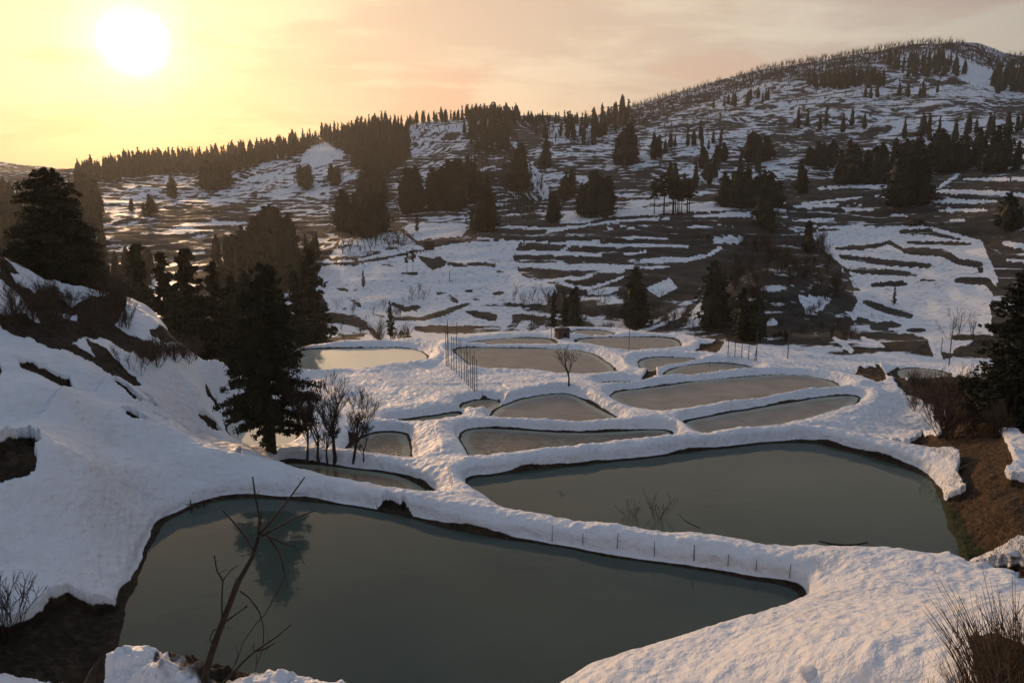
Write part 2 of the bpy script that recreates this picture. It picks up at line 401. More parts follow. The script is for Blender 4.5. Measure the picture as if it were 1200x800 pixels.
def stroke(pts, wd, val, jit=1.5):
    P = np.array(pts, float); m = wd*1.5+4
    x0, y0 = P.min(0)-m; x1, y1 = P.max(0)+m
    i0 = int(max(0, y0-PY0)); i1 = int(min(PH, y1-PY0+1)); j0 = int(max(0, x0-PX0)); j1 = int(min(PW, x1-PX0+1))
    if i1 <= i0 or j1 <= j0: return
    a = xx[i0:i1, j0:j1].astype(float); b = yy[i0:i1, j0:j1].astype(float)
    dmin = np.full(a.shape, 1e9); L = 0; tot = sum(np.linalg.norm(P[k+1]-P[k]) for k in range(len(P)-1))
    tt = np.zeros(a.shape)
    for k in range(len(P)-1):
        d = P[k+1]-P[k]; l2 = (d**2).sum()+1e-9
        t = np.clip(((a-P[k,0])*d[0] + (b-P[k,1])*d[1])/l2, 0, 1)
        dd = np.hypot((a-P[k,0]-t*d[0])*0.9, b-P[k,1]-t*d[1])
        better = dd < dmin; dmin = np.where(better, dd, dmin); tt = np.where(better, (L + t*math.sqrt(l2))/tot, tt)
        L += math.sqrt(l2)
    wloc = wd*0.5*(0.55 + 0.45*np.sin(np.pi*np.clip(tt, 0.02, .98))**0.5) + (fbm(a, b, 8, 3, len(pts)+wd)-.5)*jit
    snowmap[i0:i1, j0:j1][dmin < wloc] = val
S1, B0 = 1.0, 0.0
# valley floor and middle slope: snow with dark cuts
fill([(368,306),(420,303),(480,290),(540,279),(600,279),(612,284),(600,300),(612,330),(655,338),(645,360),(600,362),(600,402),(430,404),(400,396),(372,360)], S1, 3)
fill([(366,362),(405,360),(432,377),(428,403),(366,404)], 0.42, 6)
for p, wd in [([(365,310),(412,309),(464,300),(495,293),(526,284),(557,281),(612,281)],3.2),([(526,309),(545,311),(553,309),(580,310)],3.5),([(470,320),(490,321)],3),([(470,329),(483,328)],2.5),
              ([(447,310),(461,312)],3.5),([(514,344),(524,346),(535,353)],6),([(462,373),(495,373),(520,366),(551,355)],6),([(570,358),(600,357),(640,359)],4),([(489,385),(530,387),(585,385)],9),
              ([(460,356),(474,362),(490,360)],6),([(368,300),(405,300),(418,305)],6),([(410,350),(422,358)],5),([(395,338),(407,340)],3),([(545,383),(556,384)],3),([(578,344),(590,343)],4),
              ([(551,350),(561,351)],3),([(546,341),(553,341)],3),([(582,318),(592,317)],4),([(430,366),(450,371)],3),([(434,385),(445,398)],6),([(470,390),(484,400)],8),([(590,392),(612,370)],8),([(620,385),(640,372)],9)]:
    stroke(p, wd, B0)
for p in [[(490,300),(503,303),(516,300),(524,309),(507,316),(497,308)],[(543,364),(557,372),(582,377),(583,368),(557,364)],[(478,363),(490,366),(486,360)]]: fill(p, B0, 3)
# dark bench with thin snow lines
fill([(560,262),(600,258),(660,258),(760,243),(900,236),(905,262),(885,330),(850,350),(770,345),(715,340),(655,336),(612,325),(600,300),(610,284),(560,280),(500,290),(480,285)], B0, 3)
fill([(640,340),(720,342),(850,345),(880,335),(960,385),(1000,372),(1010,420),(940,424),(820,400),(760,392),(640,392)], 0.36, 8)
for p, wd in [([(560,268),(600,266),(658,268),(708,261),(752,257),(784,256)],3.4),([(639,272),(669,267)],2.4),([(708,267),(762,265)],2.6),([(806,266),(860,265)],2.6),([(814,253),(880,250)],3),
              ([(613,283),(671,285),(721,282)],2.6),([(560,279),(613,283)],2.6),([(671,287),(752,287),(806,289)],4.5),([(729,281),(745,278),(782,280)],2.4),([(600,295),(654,297),(704,299)],4.5),([(656,295),(671,286)],3),([(732,298),(756,295)],3.5),
              ([(600,310),(622,311),(665,313),(710,313),(741,313)],7),([(752,306),(780,304),(802,305),(834,298)],6),([(756,314),(786,312)],2.6),([(631,329),(682,326),(693,323)],4),([(652,329),(671,336),(691,338),(730,325)],4),
              ([(691,343),(723,338)],6),([(704,317),(730,317)],6),([(839,281),(874,281)],9),([(845,290),(830,300)],5),([(820,253),(886,253)],3.5),([(820,240),(861,237),(883,245)],6),([(931,270),(937,286)],8)]:
    stroke(p, wd, S1)
for p in [[(661,252),(678,245),(708,247),(817,238),(900,238),(900,244),(795,250),(708,255),(678,263),(655,262)],[(600,310),(613,323),(652,336),(641,357),(600,356)],[(756,338),(784,325),(795,338),(773,348)],[(806,372),(817,359),(827,362),(817,382)],[(470,266),(520,250),(555,262),(540,276),(490,282)]]: fill(p, S1, 3)
# knoll
fill([(845,300),(874,280),(921,266),(962,285),(997,330),(1004,357),(962,383),(899,345),(850,350)], B0, 5)
fill([(850,350),(900,345),(960,380),(1003,358),(1020,395),(1060,425),(960,425),(900,425),(850,395)], 0.22, 7)
fill([(935,346),(974,349),(966,362),(945,368)], 0.8, 4); stroke([(896,338),(931,335)], 6, 0.7, 4)
# right snow field
fill([(950,272),(1061,264),(1092,267),(1149,284),(1168,332),(1160,357),(1163,396),(1120,412),(1105,425),(1042,402),(997,372),(1010,345),(993,316),(962,291)], S1, 4)
fill([(1004,368),(1042,385),(1090,400),(1110,425),(1040,425),(990,405)], 0.45, 6)
for p, wd in [([(981,291),(1023,289),(1042,284),(1057,292)],5),([(985,300),(1029,307),(1089,311)],6.5),([(991,316),(1042,319),(1073,322)],7),([(1023,334),(1061,332)],6),([(1064,284),(1137,286)],4),([(1061,294),(1105,296),(1124,307)],9),
              ([(1057,272),(1089,271),(1124,279)],8),([(1124,307),(1149,310),(1149,318)],8),([(1121,329),(1156,329),(1165,341)],9),([(1013,354),(1042,364),(1067,370)],8),([(1023,383),(1054,379)],9),([(1010,395),(1080,398)],8),
              ([(1064,387),(1083,387)],5),([(991,414),(1054,413)],9),([(1061,421),(1111,419)],10),([(1118,398),(1162,399)],9),([(1080,328),(1100,329)],2.5)]:
    stroke(p, wd, B0)
for p, wd in [([(1010,398),(1035,408)],5),([(978,398),(997,414)],6),([(1045,374),(1075,382)],5),([(1090,392),(1100,425)],9),([(896,376),(908,378)],8)]: stroke(p, wd, S1)
# terraces above it: dark with thin lines
fill([(915,212),(1060,205),(1130,192),(1210,188),(1260,188),(1260,330),(1172,335),(1150,283),(1092,266),(1061,263),(956,270),(925,262)], B0, 4)
for p, wd in [([(959,221),(997,218),(1038,218)],4.5),([(940,239),(1010,231)],3),([(931,242),(1010,239)],3.4),([(1023,230),(1038,230)],2.4),([(988,245),(1023,246)],4.5),([(924,259),(978,256)],3),([(950,266),(1061,268)],4.5),
              ([(1045,252),(1067,254)],3),([(1137,196),(1260,196)],3.2),([(1130,210),(1260,210)],4),([(1067,226),(1092,224),(1121,207)],4.5),([(1092,224),(1168,226),(1200,229),(1260,231)],5.5),([(1089,236),(1168,236)],4.5),([(1102,247),(1156,246)],4.5),
              ([(1113,258),(1130,258)],3),([(1178,285),(1200,289),(1260,293)],8),([(1181,269),(1260,266)],3),([(1181,305),(1260,308)],4),([(1092,268),(1149,284),(1168,330)],5)]:
    stroke(p, wd, S1)
# far left woods floor, ridge woods
fill([(-60,200),(110,195),(122,240),(118,270),(130,330),(-60,340)], 0.12, 8)
fill([(118,300),(240,292),(330,290),(372,300),(352,330),(384,352),(366,380),(390,404),(250,404),(240,330),(100,404)], 0.2, 14)
fill([(118,300),(240,292),(250,330),(235,404),(100,404)], 0.42, 12)
fill([(250,265),(360,258),(380,300),(368,345),(260,330)], 0.1, 6)
fill([(100,195),(170,180),(300,170),(400,150),(478,135),(482,185),(450,208),(405,178),(350,168),(300,195),(255,205),(190,206)], 0.05, 5)
fill([(352,194),(356,178),(380,168),(402,176),(406,183),(380,193)], 0.85, 4)
fill([(560,150),(592,148),(612,185),(640,225),(625,262),(560,262),(545,225),(530,200)], 0.22, 7)
stroke([(592,152),(608,176),(625,196)], 6, 0.9, 3); stroke([(606,186),(622,200),(640,228)], 13, 0.85, 4)
fill([(400,280),(425,268),(470,272),(490,284),(420,300),(385,302)], 0.62, 5)
fill([(388,215),(460,205),(470,265),(400,282),(385,250)], 0.15, 6); fill([(470,235),(545,225),(548,262),(480,262)], 0.25, 6)
fill([(600,140),(640,140),(635,168),(600,165)], 0.1, 4)
# mountain: brown wooded upper slope
fill([(690,150),(760,105),(850,80),(900,62),(1000,45),(1100,35),(1150,45),(1200,60),(1260,40),(1260,70),(1150,78),(1120,60),(1060,60),(1020,80),(960,92),(900,95),(860,108),(780,135)], 0.33, 8)
fill([(1085,62),(1110,58),(1140,72),(1165,85),(1190,100),(1150,105),(1110,85)], 0.8, 5)

b = (Z - CH); 
fwd = Y*CP - b*SP; up = Y*SP + b*CP
with np.errstate(all='ignore'):
    U = 600 + FPX*X/fwd; V = 400 - FPX*up/fwd
ok = (fwd > 1) & (U > PX0+1) & (U < PX0+PW-2) & (V > PY0+1) & (V < PY0+PH-2)
def sample(img):
    u = np.where(ok, U-PX0, 0); v = np.where(ok, V-PY0, 0)
    i = v.astype(int); j = u.astype(int); fu = u-j; fv = v-i
    return img[i,j]*(1-fu)*(1-fv)+img[i,j+1]*fu*(1-fv)+img[i+1,j]*(1-fu)*fv+img[i+1,j+1]*fu*fv
drawn = (snowmap >= 0).astype(np.float32)
sm = np.where(snowmap < 0, 0, snowmap)
wD = sample(drawn); vD = sample(sm)
# procedural snow lying on treads, thinning on risers
patch = fbm(X, Y, 14, 4, 21, 0.6); big = fbm(X, Y, 90, 3, 31)
tread = np.clip(1.15 - np.abs(ph - 0.36)/0.34, -0.2, 1)
patch2 = fbm(X, Y, 5, 3, 23, 0.6)
snow_far = 0.51 + 0.58*(tread-0.45) + (patch-0.5)*1.6 + (patch2-0.5)*0.8 + (big-0.5)*1.0
snow_far = np.where(RR > 1050, snow_far*0.9 + 0.05 + (fbm(X, Y, 30, 3, 44)-.5)*.5, snow_far)
snow = snow_far*(1-wD) + (vD + (patch-0.5)*np.where((vD > .08) & (vD < .92), 1.2, 0.45))*1.0*np.where(wD > 0, 1, 0)*np.clip(wD*1.0, 0, 1)
e1_ = vD + np.where((RR > 200) & (vD < .5), .62*(tread-.36)+(big-.5)*.5, 0) + (patch-0.5)*np.where((vD > .15) & (vD < .5), 1.5, 0.7) + (patch2-0.5)*np.where((vD > .15) & (vD < .5), .9, 0.55)
snow = np.where(wD > 0.999, e1_, snow)
dist_dark = 1-sst(RR, 148, 165)

# ------------------------------------------------------------------ ground queries
AZF = az[:NAF]
def ground(x, y):
    r = math.hypot(x, y); a = math.atan2(x, y)
    i = min(max(int(np.searchsorted(R, r))-1, 0), NR-2); fi = (r-R[i])/(R[i+1]-R[i])
    fj = (a-AZF[0])/(AZF[1]-AZF[0]); j = int(min(max(fj, 0), NAF-2)); fj = min(max(fj-j, 0), 1)
    return float((Z[i,j]*(1-fj)+Z[i,j+1]*fj)*(1-fi)+(Z[i+1,j]*(1-fj)+Z[i+1,j+1]*fj)*fi)
def hit(px, py, rmin=18.0, rmax=2100.0):
    dx, dy, s = ray(px, py); a = math.atan2(dx, dy)
    j = int(min(max((a-AZF[0])/(AZF[1]-AZF[0]), 0), NAF-1))
    zz = Z[:, j]; lim = CH + R*s
    m = np.nonzero((zz >= lim) & (R > rmin) & (R < rmax))[0]
    if len(m) == 0:
        m2 = (R > rmin) & (R < rmax); k = np.nonzero(m2)[0][np.argmax(((zz-CH)/R)[m2])]; r = R[k]
    else:
        k = m[0]
        if k > 0:
            a0 = zz[k-1]-lim[k-1]; a1 = zz[k]-lim[k]; r = R[k-1] + (R[k]-R[k-1])*(0-a0)/(a1-a0) if a1 > a0 and a0 < 0 else R[k]
        else: r = R[k]
    x, y = dx*r, dy*r
    return x, y, ground(x, y), r

# drifts running down the left hillside
def drift(pts, hgt, wd, minus=0.0):
    W_ = [hit(px, py, 24)[:2] for px, py in pts]
    sl = (slice(0, NEAR), slice(0, NAF)); x = X[sl]; y = Y[sl]; dm = np.full(x.shape, 1e9); sg = np.ones(x.shape)
    for (ax, ay), (bx, by) in zip(W_[:-1], W_[1:]):
        ex, ey = bx-ax, by-ay; t = np.clip(((x-ax)*ex+(y-ay)*ey)/(ex*ex+ey*ey), 0, 1)
        d2 = (x-ax-t*ex)**2+(y-ay-t*ey)**2; dm = np.minimum(dm, d2)
    ends = np.minimum(1, np.sqrt(np.minimum((x-W_[-1][0])**2+(y-W_[-1][1])**2, (x-W_[0][0])**2+(y-W_[0][1])**2))/4.0)
    Z[sl] += hgt*np.exp(-dm/wd**2)*ends
_dr = [([(-40,478),(20,480),(70,490),(130,508),(200,532),(262,545)], .9, 1.6), ([(20,425),(75,440),(110,462),(150,476),(190,500),(235,530)], .7, 1.3),
       ([(10,445),(60,460),(92,474)], -.6, 1.3), ([(130,425),(170,462),(215,488),(250,520)], .5, 1.2), ([(200,430),(235,470),(262,505)], .5, 1.2),
       ([(-40,640),(60,640),(150,610),(215,575)], -.45, 1.8), ([(-40,560),(60,600),(130,640)], .35, 2.0), ([(340,572),(250,562),(190,590),(150,640),(120,690)], .35, 1.6)]
_dr.append(([(1108,682),(1150,688),(1230,700)], -.9, .9))
for p_, h_, w_ in _dr: drift(p_, h_, w_)

# ------------------------------------------------------------------ near ground: ponds, banks, bare patches
snowmap[:] = 1.0
# bare earth on the left hillside (photo pixels)
for poly in [[(0,312),(20,335),(40,350),(60,345),(100,352),(140,345),(150,360),(135,385),(150,395),(178,405),(186,425),(180,432),(160,420),(130,405),(100,400),(85,415),(113,428),(95,436),(60,422),(45,410),(35,400),(28,402),(0,388),(0,372),(30,375),(48,388),(45,375),(20,345),(0,330)],
             [(-60,290),(0,300),(30,330),(0,320),(-60,330)],
             [(100,402),(120,412),(140,425),(168,455),(160,461),(135,450),(113,440),(88,436),(90,430),(113,428)],
             [(176,392),(190,385),(214,388),(240,420),(262,432),(262,425),(275,418),(290,440),(270,430),(240,428),(215,405),(200,410),(178,400)],
             [(22,439),(45,442),(60,450),(82,458),(88,472),(78,468),(58,460),(30,448)],
             [(126,459),(150,470),(172,492),(165,490),(140,476)],[(157,471),(180,482),(192,492),(180,488)],
             [(145,505),(152,502),(162,508),(178,516),(172,524),(158,522)],[(232,488),(248,498),(263,515),(250,512),(238,500)],[(181,500),(200,511),(198,513)],
             [(-60,545),(0,555),(12,540),(25,532),(40,533),(50,545),(52,556),(44,562),(48,575),(45,590),(25,598),(10,608),(0,610),(-60,620)],
             [(0,440),(6,448),(0,460)],[(275,541),(284,539),(283,545)],[(240,452),(252,470),(262,482),(256,480),(244,465)],
             # lower left hollow
             [(0,762),(30,752),(50,738),(62,722),(80,714),(110,716),(140,712),(160,700),(152,740),(150,760),(140,790),(120,830),(0,830)],
             # mound debris
             # right bank
             [(1065,524),(1080,508),(1100,515),(1110,500),(1108,486),(1075,470),(1060,460),(1050,452),(1075,445),(1260,440),(1260,485),(1190,486),(1168,498),(1172,520),(1185,540),(1190,556),(1175,566),(1180,572),(1260,590),(1260,655),(1190,658),(1160,662),(1134,661),(1118,640),(1106,610),(1100,590),(1096,568),(1110,580),(1130,578),(1122,560),(1125,548),(1110,543),(1065,533)],
             [(1018,518),(1040,519),(1065,524),(1065,533),(1040,527)],
             [(1188,505),(1200,498),(1260,495),(1260,530),(1200,522),(1187,512)],
             [(1038,440),(1052,432),(1068,458),(1058,458),(1048,452)],[(995,440),(1010,432),(1030,434),(1040,450),(1028,452),(1012,448)],[(1025,428),(1031,429),(1040,448),(1035,448)],
             [(1100,678),(1130,673),(1180,680),(1260,692),(1260,715),(1190,708),(1140,694)],
             [(752,448),(760,437),(768,432),(771,446),(760,449)],[(815,412),(822,406),(850,396),(849,405),(838,417),(820,417)],
             [(1130,770),(1160,768),(1215,790),(1215,830),(1150,830)],
             [(538,477),(548,471),(570,467),(584,468),(586,474),(575,480),(560,474)],
             [(440,598),(460,599),(480,604),(492,612),(470,609),(450,604)],
             [(405,512),(430,513),(470,520),(470,526),(410,524)]]:
    fill(poly, 0.0, 6)
fill([(30,330),(60,330),(110,352),(85,365),(60,350)], 0.55, 6); fill([(60,365),(92,375),(90,385),(70,378)], 0.6, 5); fill([(0,300),(30,295),(60,330),(30,335)], 0.5, 5)
fill([(100,752),(150,748),(250,770),(360,795),(360,840),(90,840)], 0.72, 4)
fill([(1000,470),(1000,500),(1060,520)], 1.0)
fill([(1160,430),(1260,430),(1260,475),(1165,478)], 0.25, 5)
fill([(84,728),(132,722),(142,745),(128,775),(112,840),(84,840)], 0.0, 5)
fill([(165,800),(185,775),(245,772),(285,780),(330,800),(200,840)], .50, 14); near_m = sample(snowmap)
near = RR < 165
h2 = fbm(X[:NEAR], Y[:NEAR], 2.2, 3, 51)
sn_near = near_m[:NEAR] + (h2-.5)*np.where(near_m[:NEAR] < .95, .35, 0.0)
# mottled wood floor just beyond the terraces' edge
dmin = np.full((NEAR, NA), 99.0, np.float32); lev_n = np.zeros((NEAR, NA), np.float32); hb_n = np.full((NEAR, NA), .7, np.float32)
sd_all = {}
Xn_, Yn_ = X[:NEAR], Y[:NEAR]
for nm, (lev, hb, kind, pts) in PONDS.items():
    P = pond_w[nm]; m = 7
    box = (Xn_ > P[:,0].min()-m) & (Xn_ < P[:,0].max()+m) & (Yn_ > P[:,1].min()-m) & (Yn_ < P[:,1].max()+m)
    x = Xn_[box]; y = Yn_[box]
    d2 = np.full(x.shape, 1e9); ins = np.zeros(x.shape, bool); n = len(P)
    for k in range(n):
        ax, ay = P[k]; bx, by = P[(k+1) % n]; ex, ey = bx-ax, by-ay
        t = np.clip(((x-ax)*ex + (y-ay)*ey)/(ex*ex+ey*ey+1e-12), 0, 1)
        d2 = np.minimum(d2, (x-ax-t*ex)**2 + (y-ay-t*ey)**2)
        if ay != by: ins ^= ((ay > y) != (by > y)) & (x < (bx-ax)*(y-ay)/(by-ay)+ax)
    d = np.sqrt(d2)*np.where(ins, -1, 1)
    d = d + (fbm(x, y, 1.6, 3, 61)-.5)*0.35*np.clip(1.2-np.abs(d), 0, 1)
    full = np.full((NEAR, NA), 99.0, np.float32); full[box] = d
    sd_all[nm] = full
    cl_ = full < dmin
    dmin = np.where(cl_, full, dmin); lev_n = np.where(cl_, lev, lev_n); hb_n = np.where(cl_, hb, hb_n)
zb = Z[:NEAR].copy()
t = sst(dmin, 0.0, 2.6)
zg = np.where(dmin < 50, lev_n + (zb-lev_n)*t, zb)
rsp = np.maximum(1, RR[:NEAR]**2*3.7e-5/0.10)
lip = 0.16*np.clip(dmin/(0.22*rsp), -4, 1) + 0.34*sst(dmin, 0.2*rsp, 0.45*rsp) + ((hb_n-0.5)+0.28)*(1-np.exp(-np.clip(dmin-0.3, 0, 99)/0.6)) - 0.55*sst(dmin, 1.6, 5.0)*sst(RR[:NEAR], 45, 60)
bare = (1-np.clip(near_m[:NEAR], 0, 1))*sst(RR[:NEAR], 24, 28)
lipb = 0.2*np.clip(dmin/0.3, -4, 1) + 0.25*sst(dmin, 0.3, 2.0)
nf = 0.3 + 0.7*sst(RR[:NEAR], 22, 30)
zg = zg + np.where(dmin > 0.3, nf, 1)*(lip*(1-bare) + lipb*bare)
open_ = sst(dmin, 1.0, 5.0)
zg += (1-dist_dark[:NEAR]*0)*open_*((fbm(Xn_, Yn_, 9, 3, 71)-.5)*0.9)*(1-sst(RR[:NEAR],100,150)*0.0)
soft = np.clip(dmin, 0, 1)*(1-bare)
zg += soft*((fbm(Xn_, Yn_, 0.5, 3, 81)-.5)*0.20 + (fbm(Xn_, Yn_, 2.4, 2, 83)-.5)*0.36)
zg += np.clip(dmin, 0, 1)*bare*((fbm(Xn_, Yn_, 0.9, 4, 85, .6)-.5)*0.55 - 0.25)
mound = np.exp(-((Xn_+7.2)/4.5)**2 - ((Yn_-19)/3.5)**2)
lf = sst(-Xn_ , 8, 18)*open_*(1-sst(RR[:NEAR], 70, 90))
zg += lf*((fbm(Xn_*0.8+Yn_*0.6, (Yn_*0.8-Xn_*0.6)*0.35, 3.4, 3, 91)-.5)*1.5)
zg += mound*(fbm(Xn_, Yn_, 0.8, 4, 87, .65)-.5)*1.1
kc = sst(RR[:NEAR], 5, 14); zg = zb*(1-kc) + zg*kc - (1-kc)*0.3
Z[:NEAR] = zg
farpond = sst(RR[:NEAR], 55, 90)
en_ = (fbm(Xn_, Yn_, 3.5, 2, 95)-.5)*0.5
edge = np.where(dmin > -5, sst(dmin + en_*np.clip(dmin*4, 0, 1), 0.02, 0.34*rsp), 1)
sn_near = np.where(dmin > 40, sn_near, np.minimum(sn_near, edge + farpond*0.42))
wb = 1 - dist_dark[:NEAR]
snow[:NEAR] = sn_near*(1-wb) + snow[:NEAR]*wb
# far side beyond the rim of the terraces: woods floor
moss = np.zeros((NR, NA), np.float32)
snowmap[:] = 0; fill([(1096,568),(1110,585),(1130,600),(1160,640),(1172,660),(1134,664),(1100,640)], 1.0, 4)
moss[:NEAR] = sample(snowmap)[:NEAR]
snowmap[:] = 0; fill([(1065,520),(1260,440),(1260,660),(1134,662),(1100,580)], 1.0, 4); fill([(752,450),(771,430),(771,448)], 1.0); fill([(812,420),(850,394),(850,408)], 1.0)
fill([(995,440),(1030,430),(1060,460)], 1.0); fill([(1100,678),(1260,690),(1260,720)], .7); fill([(1130,760),(1260,780),(1260,840)], .9)
russet = np.zeros((NR, NA), np.float32); russet[:NEAR] = sample(snowmap)[:NEAR]

# ------------------------------------------------------------------ materials
def new_mat(name):
    m = bpy.data.materials.new(name); m.use_nodes = True
    n = N(m.node_tree); n.n.clear()
    out = n.new('ShaderNodeOutputMaterial'); p = n.new('ShaderNodeBsdfPrincipled'); n.l.new(p.outputs[0], out.inputs[0])
    return m, n, p
def pos(n): return n.new('ShaderNodeNewGeometry').outputs['Position']
def attr(n, nm):
    a = n.n.new('ShaderNodeAttribute'); a.attribute_name = nm; return a.outputs['Fac']
def bump_n(n, p, h, strength, dist):
    b = n.new('ShaderNodeBump'); b.inputs['Strength'].default_value = strength; b.inputs['Distance'].default_value = dist
    n.put(b.inputs['Height'], h); n.l.new(b.outputs[0], p.inputs['Normal'])
    return b
# ground
mG, n, p = new_mat('snowy_ground'); P_ = pos(n)
sa = attr(n, 'snow'); fa = attr(n, 'far'); ma = attr(n, 'moss'); ra = attr(n, 'russet')
fine = n.noise(P_, 1.7, 4, .6); finer = n.noise(P_, 9, 3, .6); mid = n.noise(P_, .22, 4, .6)
sv = n.math('ADD', sa, n.math('MULTIPLY', n.math('SUBTRACT', fine, .5), .28))
sv = n.math('ADD', sv, n.math('MULTIPLY', n.math('MULTIPLY', n.math('SUBTRACT', n.noise(P_, .33, 5, .68), .5), 1.5), fa))
sf = n.math('MULTIPLY', n.ss(sv, n.math('SUBTRACT', .44, n.math('MULTIPLY', fa, .09)), n.math('ADD', .56, n.math('MULTIPLY', fa, .07))), n.math('SUBTRACT', 1., n.math('MULTIPLY', fa, n.ss(n.noise(P_, .5, 5, .7), .52, .66, 0, .5))))
dirt = n.ss(n.noise(P_, .45, 6, .72), .46, .70, 0, .30)
cs1 = n.mix(dirt, (.82, .83, .86), (.54, .49, .44))
cs1 = n.mix(n.ss(finer, .62, .78, 0, .10), cs1, (.45, .40, .36))
e1 = n.ramp(n.noise(P_, 2.6, 5, .65), [(.3, (.030,.021,.014)), (.5, (.062,.043,.027)), (.72, (.13,.092,.056))])
e1 = n.mix(n.ss(mid, .35, .65), e1, n.mix(1., e1, (.62,.62,.66), 'MULTIPLY'))
rus = n.ramp(n.noise(n.vmul(P_, (1.2, .35, 2.)), 3.2, 5, .7), [(.3, (.055,.032,.018)), (.52, (.12,.072,.038)), (.75, (.20,.13,.07))])
e1 = n.mix(ra, e1, rus)
e1 = n.mix(ma, e1, n.ramp(n.noise(P_, 4, 4, .6), [(.35, (.028,.035,.012)), (.7, (.075,.085,.028))]))
ef = n.ramp(n.noise(n.vmul(P_, (.6, .6, 2.2)), .16, 6, .75), [(.32, (.012,.011,.010)), (.5, (.038,.033,.028)), (.68, (.095,.077,.060))])
e1 = n.mix(fa, e1, ef)
n.put(p.inputs['Base Color'], n.mix(sf, e1, cs1)); p.inputs['Roughness'].default_value = .75
n.put(p.inputs['Roughness'], n.mix(sf, (.95,.95,.95), (.55,.55,.55)))
p.inputs['Specular IOR Level'].default_value = .25
cup = n.new('ShaderNodeTexVoronoi'); cup.feature = 'SMOOTH_F1'; n.l.new(n.vmul(P_, (1., .75, 1.)), cup.inputs['Vector']); cup.inputs['Scale'].default_value = 2.6
hs = n.math('ADD', n.math('MULTIPLY', cup.outputs['Distance'], .55), n.math('ADD', n.math('MULTIPLY', fine, .6), n.math('MULTIPLY', finer, .22)))
he = n.math('ADD', n.math('MULTIPLY', n.noise(P_, 5, 5, .7), 1.4), n.math('MULTIPLY', sf, 0))
hh = n.mix(sf, he, hs)
bump_n(n, p, n.math('MULTIPLY', hh, n.math('SUBTRACT', 1., n.math('MULTIPLY', fa, .6))), 1.0, .28)
# water
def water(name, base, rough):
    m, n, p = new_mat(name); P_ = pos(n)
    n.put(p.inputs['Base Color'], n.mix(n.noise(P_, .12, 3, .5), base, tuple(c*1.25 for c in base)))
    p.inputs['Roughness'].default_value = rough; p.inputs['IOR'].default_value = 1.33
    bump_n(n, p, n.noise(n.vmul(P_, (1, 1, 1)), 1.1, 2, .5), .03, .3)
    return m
mWater = water('pond_water', (.058, .076, .062), .045); mWater.node_tree.nodes['Principled BSDF'].inputs['Specular IOR Level'].default_value = .19
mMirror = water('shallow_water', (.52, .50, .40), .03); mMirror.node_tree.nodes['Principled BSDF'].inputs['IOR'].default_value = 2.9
def icem(name, c0, c1, rim, wav=False, rough=.42):
    m, n, p = new_mat(name); P_ = pos(n); e = attr(n, 'inset')
    v = n.noise(P_, .35, 5, .62, .6); v2 = n.noise(n.vmul(P_, (.35, 1.6, 1)), .8, 4, .6, .5)
    col = n.mix(n.ss(v, .3, .7), c0, c1); col = n.mix(n.ss(v2, .56, .72, 0, .35), col, tuple(min(1, c*1.45) for c in c1))
    col = n.mix(n.ss(n.noise(P_, 1.4, 3, .6), .66, .8, 0, .5), col, (.5,.5,.5))
    ed = n.math('ADD', e, n.math('MULTIPLY', n.math('SUBTRACT', n.noise(P_, .8, 3, .6), .5), .9))
    col = n.mix(n.ss(ed, 1.0, .35), col, rim)
    if wav:
        wv = n.new('ShaderNodeTexWave'); wv.wave_type = 'BANDS'; wv.bands_direction = 'Y'; wv.inputs['Scale'].default_value = .42; wv.inputs['Distortion'].default_value = 22; wv.inputs['Detail'].default_value = 3; wv.inputs['Detail Scale'].default_value = 1.6
        n.l.new(P_, wv.inputs['Vector'])
        wf = wv.outputs['Fac']
        col = n.mix(n.math('MULTIPLY', n.ss(wf, .35, .95), n.ss(e, .4, 1.3, 0, .5)), col, tuple(c*.65 for c in c0))
        bump_n(n, p, wf, .35, .12)
    else: bump_n(n, p, n.math('ADD', v, n.noise(P_, 6, 3, .6)), .25, .05)
    n.put(p.inputs['Base Color'], col); p.inputs['Roughness'].default_value = rough; p.inputs['IOR'].default_value = 1.31; p.inputs['Specular IOR Level'].default_value = .35
    return m
mIce = icem('slushy_ice', (.215,.18,.155), (.29,.25,.215), (.36,.36,.29))
mWavy = icem('rippled_slush', (.17,.135,.10), (.27,.225,.175), (.33,.33,.26), True)
mClear = icem('shallow_pond_bed', (.075,.055,.035), (.14,.11,.075), (.24,.25,.18), False, .25)

# ------------------------------------------------------------------ ground mesh
idx = np.arange(NR*NA).reshape(NR, NA); idn = np.roll(idx, -1, 1)
quads = np.stack([idx[:-1], idn[:-1], idn[1:], idx[1:]], -1).reshape(-1, 4)[:, ::-1]
co = np.stack([X, Y, Z], -1).reshape(-1, 3)
farA = sst(RR, 120, 200)
me = mesh_np('ground', co, quads, mG, True, {'snow': snow.ravel(), 'far': farA.ravel(), 'moss': moss.ravel(), 'russet': russet.ravel()})
g = link('ground', me); tag(g, 'snow covered terraced hillsides with bare earth banks', None, None, 'structure')
# centre cap under the camera
cap = MB(); cap.v = [Vector(co[i]) for i in range(NA)]; 
order = list(range(NA))
cap.f = [tuple(order)]
